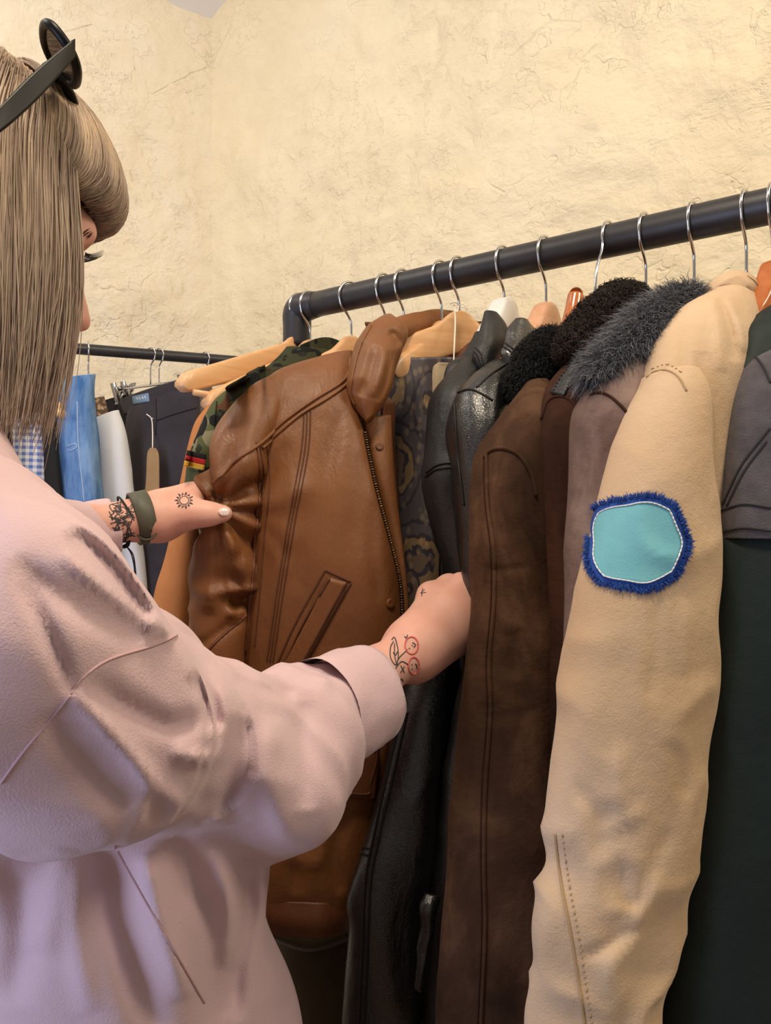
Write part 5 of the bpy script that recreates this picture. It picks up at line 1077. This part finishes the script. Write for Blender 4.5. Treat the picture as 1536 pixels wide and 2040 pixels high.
# ---------------------------------------------------------------- left rack
LG = 'clothes on the thin left rack'
def lrail(u):
    k = (u-768)/F; s = (k*LA[1]-LA[0])/(LD[0]-k*LD[1]); return LA+LD*s
def clip_hanger(u, label, dirx, w, drop=.070):
    P = lrail(u); dx = nrm(np.asarray(dirx)*[1, 1, 0]); o = thing('clip_hanger', label, 'hanger', P, 'clip hangers on the left rack'); o.rotation_euler = (0, 0, math.atan2(dx[1], dx[0]))
    link('hook', mesh_of('chook', *hook_mesh(.0115, drop, 0, .0016), MT['chrome']), o)
    link('bar', mesh_of(f'cbar{w}', *tube([(-w, 0, -drop), (w, 0, -drop)], .0022, 10, 6), MT['chrome']), o)
    for sx in (-1, 1):
        b = MB(); x = sx*w*.93
        for y in (-1, 1): b.add(*box((x, y*.006, -drop-.010), (np.array([1, 0, 0]), nrm([0, 1, y*-.35]), nrm([0, y*.35, 1])), (.008, .0014, .024)))
        b.add(*tube([(x-.009, 0, -drop+.002), (x+.009, 0, -drop+.002)], .005, 10, 4))
        V, Fc = b.out(); link('clip', mesh_of(f'clip{w}{sx}', V, Fc, MT['clear']), o)
    return o
tdir = at(385, 752, 1.60)-at(240, 795, 1.74)
clip_hanger(317, 'chrome clip hanger holding the charcoal trousers', tdir, .115, .060)
clip_hanger(300, 'chrome clip hanger just left of the one with charcoal trousers', tdir+[.0, .02, 0], .11, .066)
clip_hanger(408, 'chrome clip hanger nearest the corner, its hook alone at right', tdir, .10, .058)
tr = thing('trousers', 'charcoal trousers with kraft tag, clipped on the left rack', 'trousers', at(300, 1300, 1.66), LG)
tb = obj('leg', *tube_px([(262, 800, 392, 757, 1.71, 1.60, .016), (256, 850, 396, 820, 1.71, 1.6, .024), (262, 950, 392, 940, 1.7, 1.61, .03), (268, 1100, 372, 1090, 1.69, 1.62, .034), (278, 1300, 352, 1290, 1.68, 1.63, .036), (290, 1600, 345, 1600, 1.68, 1.64, .036)], n=80, m=48, disp=wr(.005, 20, 3, 13, .3)), MT['navy'], tr)
tb2 = obj('leg', *tube_px([(238, 808, 270, 798, 1.745, 1.72, .014), (228, 860, 275, 850, 1.75, 1.71, .02), (236, 1000, 290, 1000, 1.74, 1.71, .03), (250, 1150, 310, 1150, 1.73, 1.71, .034), (262, 1600, 320, 1600, 1.73, 1.71, .034)], n=60, m=40, disp=wr(.004, 20, 3, 17, .3)), MT['navy2'], tr)
wb = obj('waistband', *tube_px([(240, 799, 393, 750, 1.735, 1.595, .02), (241, 815, 394, 770, 1.735, 1.595, .021), (242, 830, 395, 788, 1.735, 1.595, .02)], n=16, m=48), MT['navy'], tr)
b = MB(); b.add(*on([tb, wb], [(311, 795), (312, 835), (310, 870)], .0014).out()); b.build('fly_seam', MT['navy2'], tr)
b = MB(); b.add(*on([tb, wb], [(312, 838), (345, 826), (392, 812)], .0012).out()); b.build('waist_seam', MT['navy2'], tr)
lb = obj('label', *patch([wb, tb], [(264, 790), (296, 783), (298, 800), (266, 806)], .0015, 6, 8), MT['blab'], tr); lb['label'] = 'blue woven label inside the waistband'
lines = MB()
for x in (270, 275, 281, 286): lines.add(*on([lb], [(x, 797-(x-270)*.2), (x+3, 792-(x-270)*.2), (x+4, 798-(x-270)*.2)], .0006, step=1.0).out())
lines.build('label_lettering', MT['whitec'], lb)
kt = thing('swing_tag', 'kraft paper tag on white string hanging from the charcoal trousers', 'tag', at(300, 985, 1.60))
b = MB(); b.add(*tube([at(292, 825, 1.64), at(302, 835, 1.635), at(304, 860, 1.62), at(304, 893, 1.60)], .0012, 6, 20)); b.add(*tube([at(311, 830, 1.635), at(302, 835, 1.635)], .0012, 6, 8)); b.build('string', MT['string'], kt)
obj('card', *sheet([[at(299, 892, 1.60), at(310, 893, 1.595)], [at(293, 905, 1.60), at(316, 907, 1.592)], [at(291, 950, 1.595), at(317, 950, 1.587)], [at(288, 990, 1.59), at(317, 992, 1.582)]], .0012, 20, 10), MT['card'], kt)
t = thing('trousers', 'black trousers half hidden left of the charcoal trousers', 'trousers', at(215, 1300, 1.80), LG)
obj('leg', *tube_px([(202, 806, 262, 790, 1.80, 1.77, .014), (206, 870, 268, 860, 1.80, 1.77, .024), (222, 1000, 280, 1000, 1.80, 1.77, .03), (240, 1200, 300, 1200, 1.80, 1.77, .03), (250, 1600, 305, 1600, 1.8, 1.77, .03)], n=60, disp=wr(.004, 20, 3, 19, .3)), MT['navy2'], t)
obj('waistband', *tube_px([(201, 803, 262, 786, 1.80, 1.77, .016), (203, 826, 264, 812, 1.80, 1.77, .017)], n=10), MT['navy2'], t)
t = thing('trousers', 'dark taupe folded trousers by the corner, behind the wooden hanger arm', 'trousers', at(405, 1300, 1.75), LG)
obj('leg', *tube_px([(388, 762, 415, 752, 1.75, 1.72, .014), (384, 840, 425, 830, 1.75, 1.72, .03), (384, 1000, 430, 1000, 1.75, 1.72, .03), (386, 1300, 430, 1300, 1.75, 1.72, .03)], n=50), M('taupe_twill', (92, 82, 76), (104, 94, 88), 20, rough=.9), t)
def side_on(name, label, cat, mat, rows, Y, th=.05, dY=.05, hang=None, seed=0, hu_=None, part='body', extra=None):
    o = thing(name, label, cat, at(rows[-1][1], rows[-1][0], Y), LG); V, Fc = tube_px(vrows(rows, Y, th, dY), n=70, disp=wr(.005, 22, 5, seed, .3)); bd_ = obj(part, V, Fc, MT[mat], o); return o, bd_
o, _ = side_on('shirt', 'white cotton top on white hanger, left of the trousers', 'shirt', 'whitec', [(832, 190, 216), (870, 198, 236), (950, 206, 246), (1060, 222, 262), (1160, 236, 276), (1300, 246, 290), (1500, 250, 300)], 1.60, .04)
o, _ = side_on('cardigan', 'beige knitted cardigan between blue denim and white top', 'cardigan', 'knit', [(800, 160, 180), (850, 170, 196), (900, 176, 206), (1000, 188, 222), (1100, 196, 232), (1400, 200, 240)], 1.62, .04, seed=3)
o, dn = side_on('denim_jacket', 'light blue denim jacket hanging in the left rack', 'jacket', 'denim', [(752, 128, 158), (790, 124, 170), (850, 126, 180), (930, 130, 186), (1010, 138, 194), (1100, 146, 200), (1400, 150, 205)], 1.55, .05, seed=5)
b = MB(); b.add(*on([dn], [(133, 890), (150, 884), (152, 892), (136, 900)], .0011).out()); b.build('pocket_stitching', MT['denim_t'], o)
b = MB(); b.add(*on([dn], [(154, 800), (156, 880), (168, 1000)], .0011).out()); b.build('seam', MT['denim_t'], o)
side_on('shirt', 'dark grey shirt left of the denim jacket', 'shirt', 'drk', [(785, 62, 120), (820, 54, 126), (900, 52, 132), (1000, 56, 140), (1100, 62, 146), (1400, 66, 150)], 1.58, .05, seed=7)
side_on('shirt', 'blue and white gingham shirt beside the hair ends', 'shirt', 'gingham', [(780, 8, 30), (820, 12, 40), (900, 17, 47), (1000, 20, 52), (1100, 24, 56), (1400, 28, 60)], 1.50, .05, seed=9)
side_on('shirt', 'black top at the left edge of the photo', 'shirt', 'navy2', [(790, -50, 4), (850, -55, 12), (950, -55, 18), (1100, -50, 22), (1400, -45, 26)], 1.46, .05, seed=11)
LH = 'coat hangers on the left rack'
for u, mt, lab, yy in ((176, 'white_w', 'white hanger holding the white cotton top', L_N), (98, 'wood_p', 'wooden hanger showing through the hair ends', L_N), (138, 'wood', 'wooden hanger in the denim jacket', L_N), (25, 'wood', 'wooden hanger in the gingham shirt', L_N), (-25, 'wood', 'wooden hanger in the black top at the left edge', L_N)):
    hanger(lrail(u), yy, MT[mt], lab, LH, .05, False, .0115, body=dict(w=.09, drop=.07))
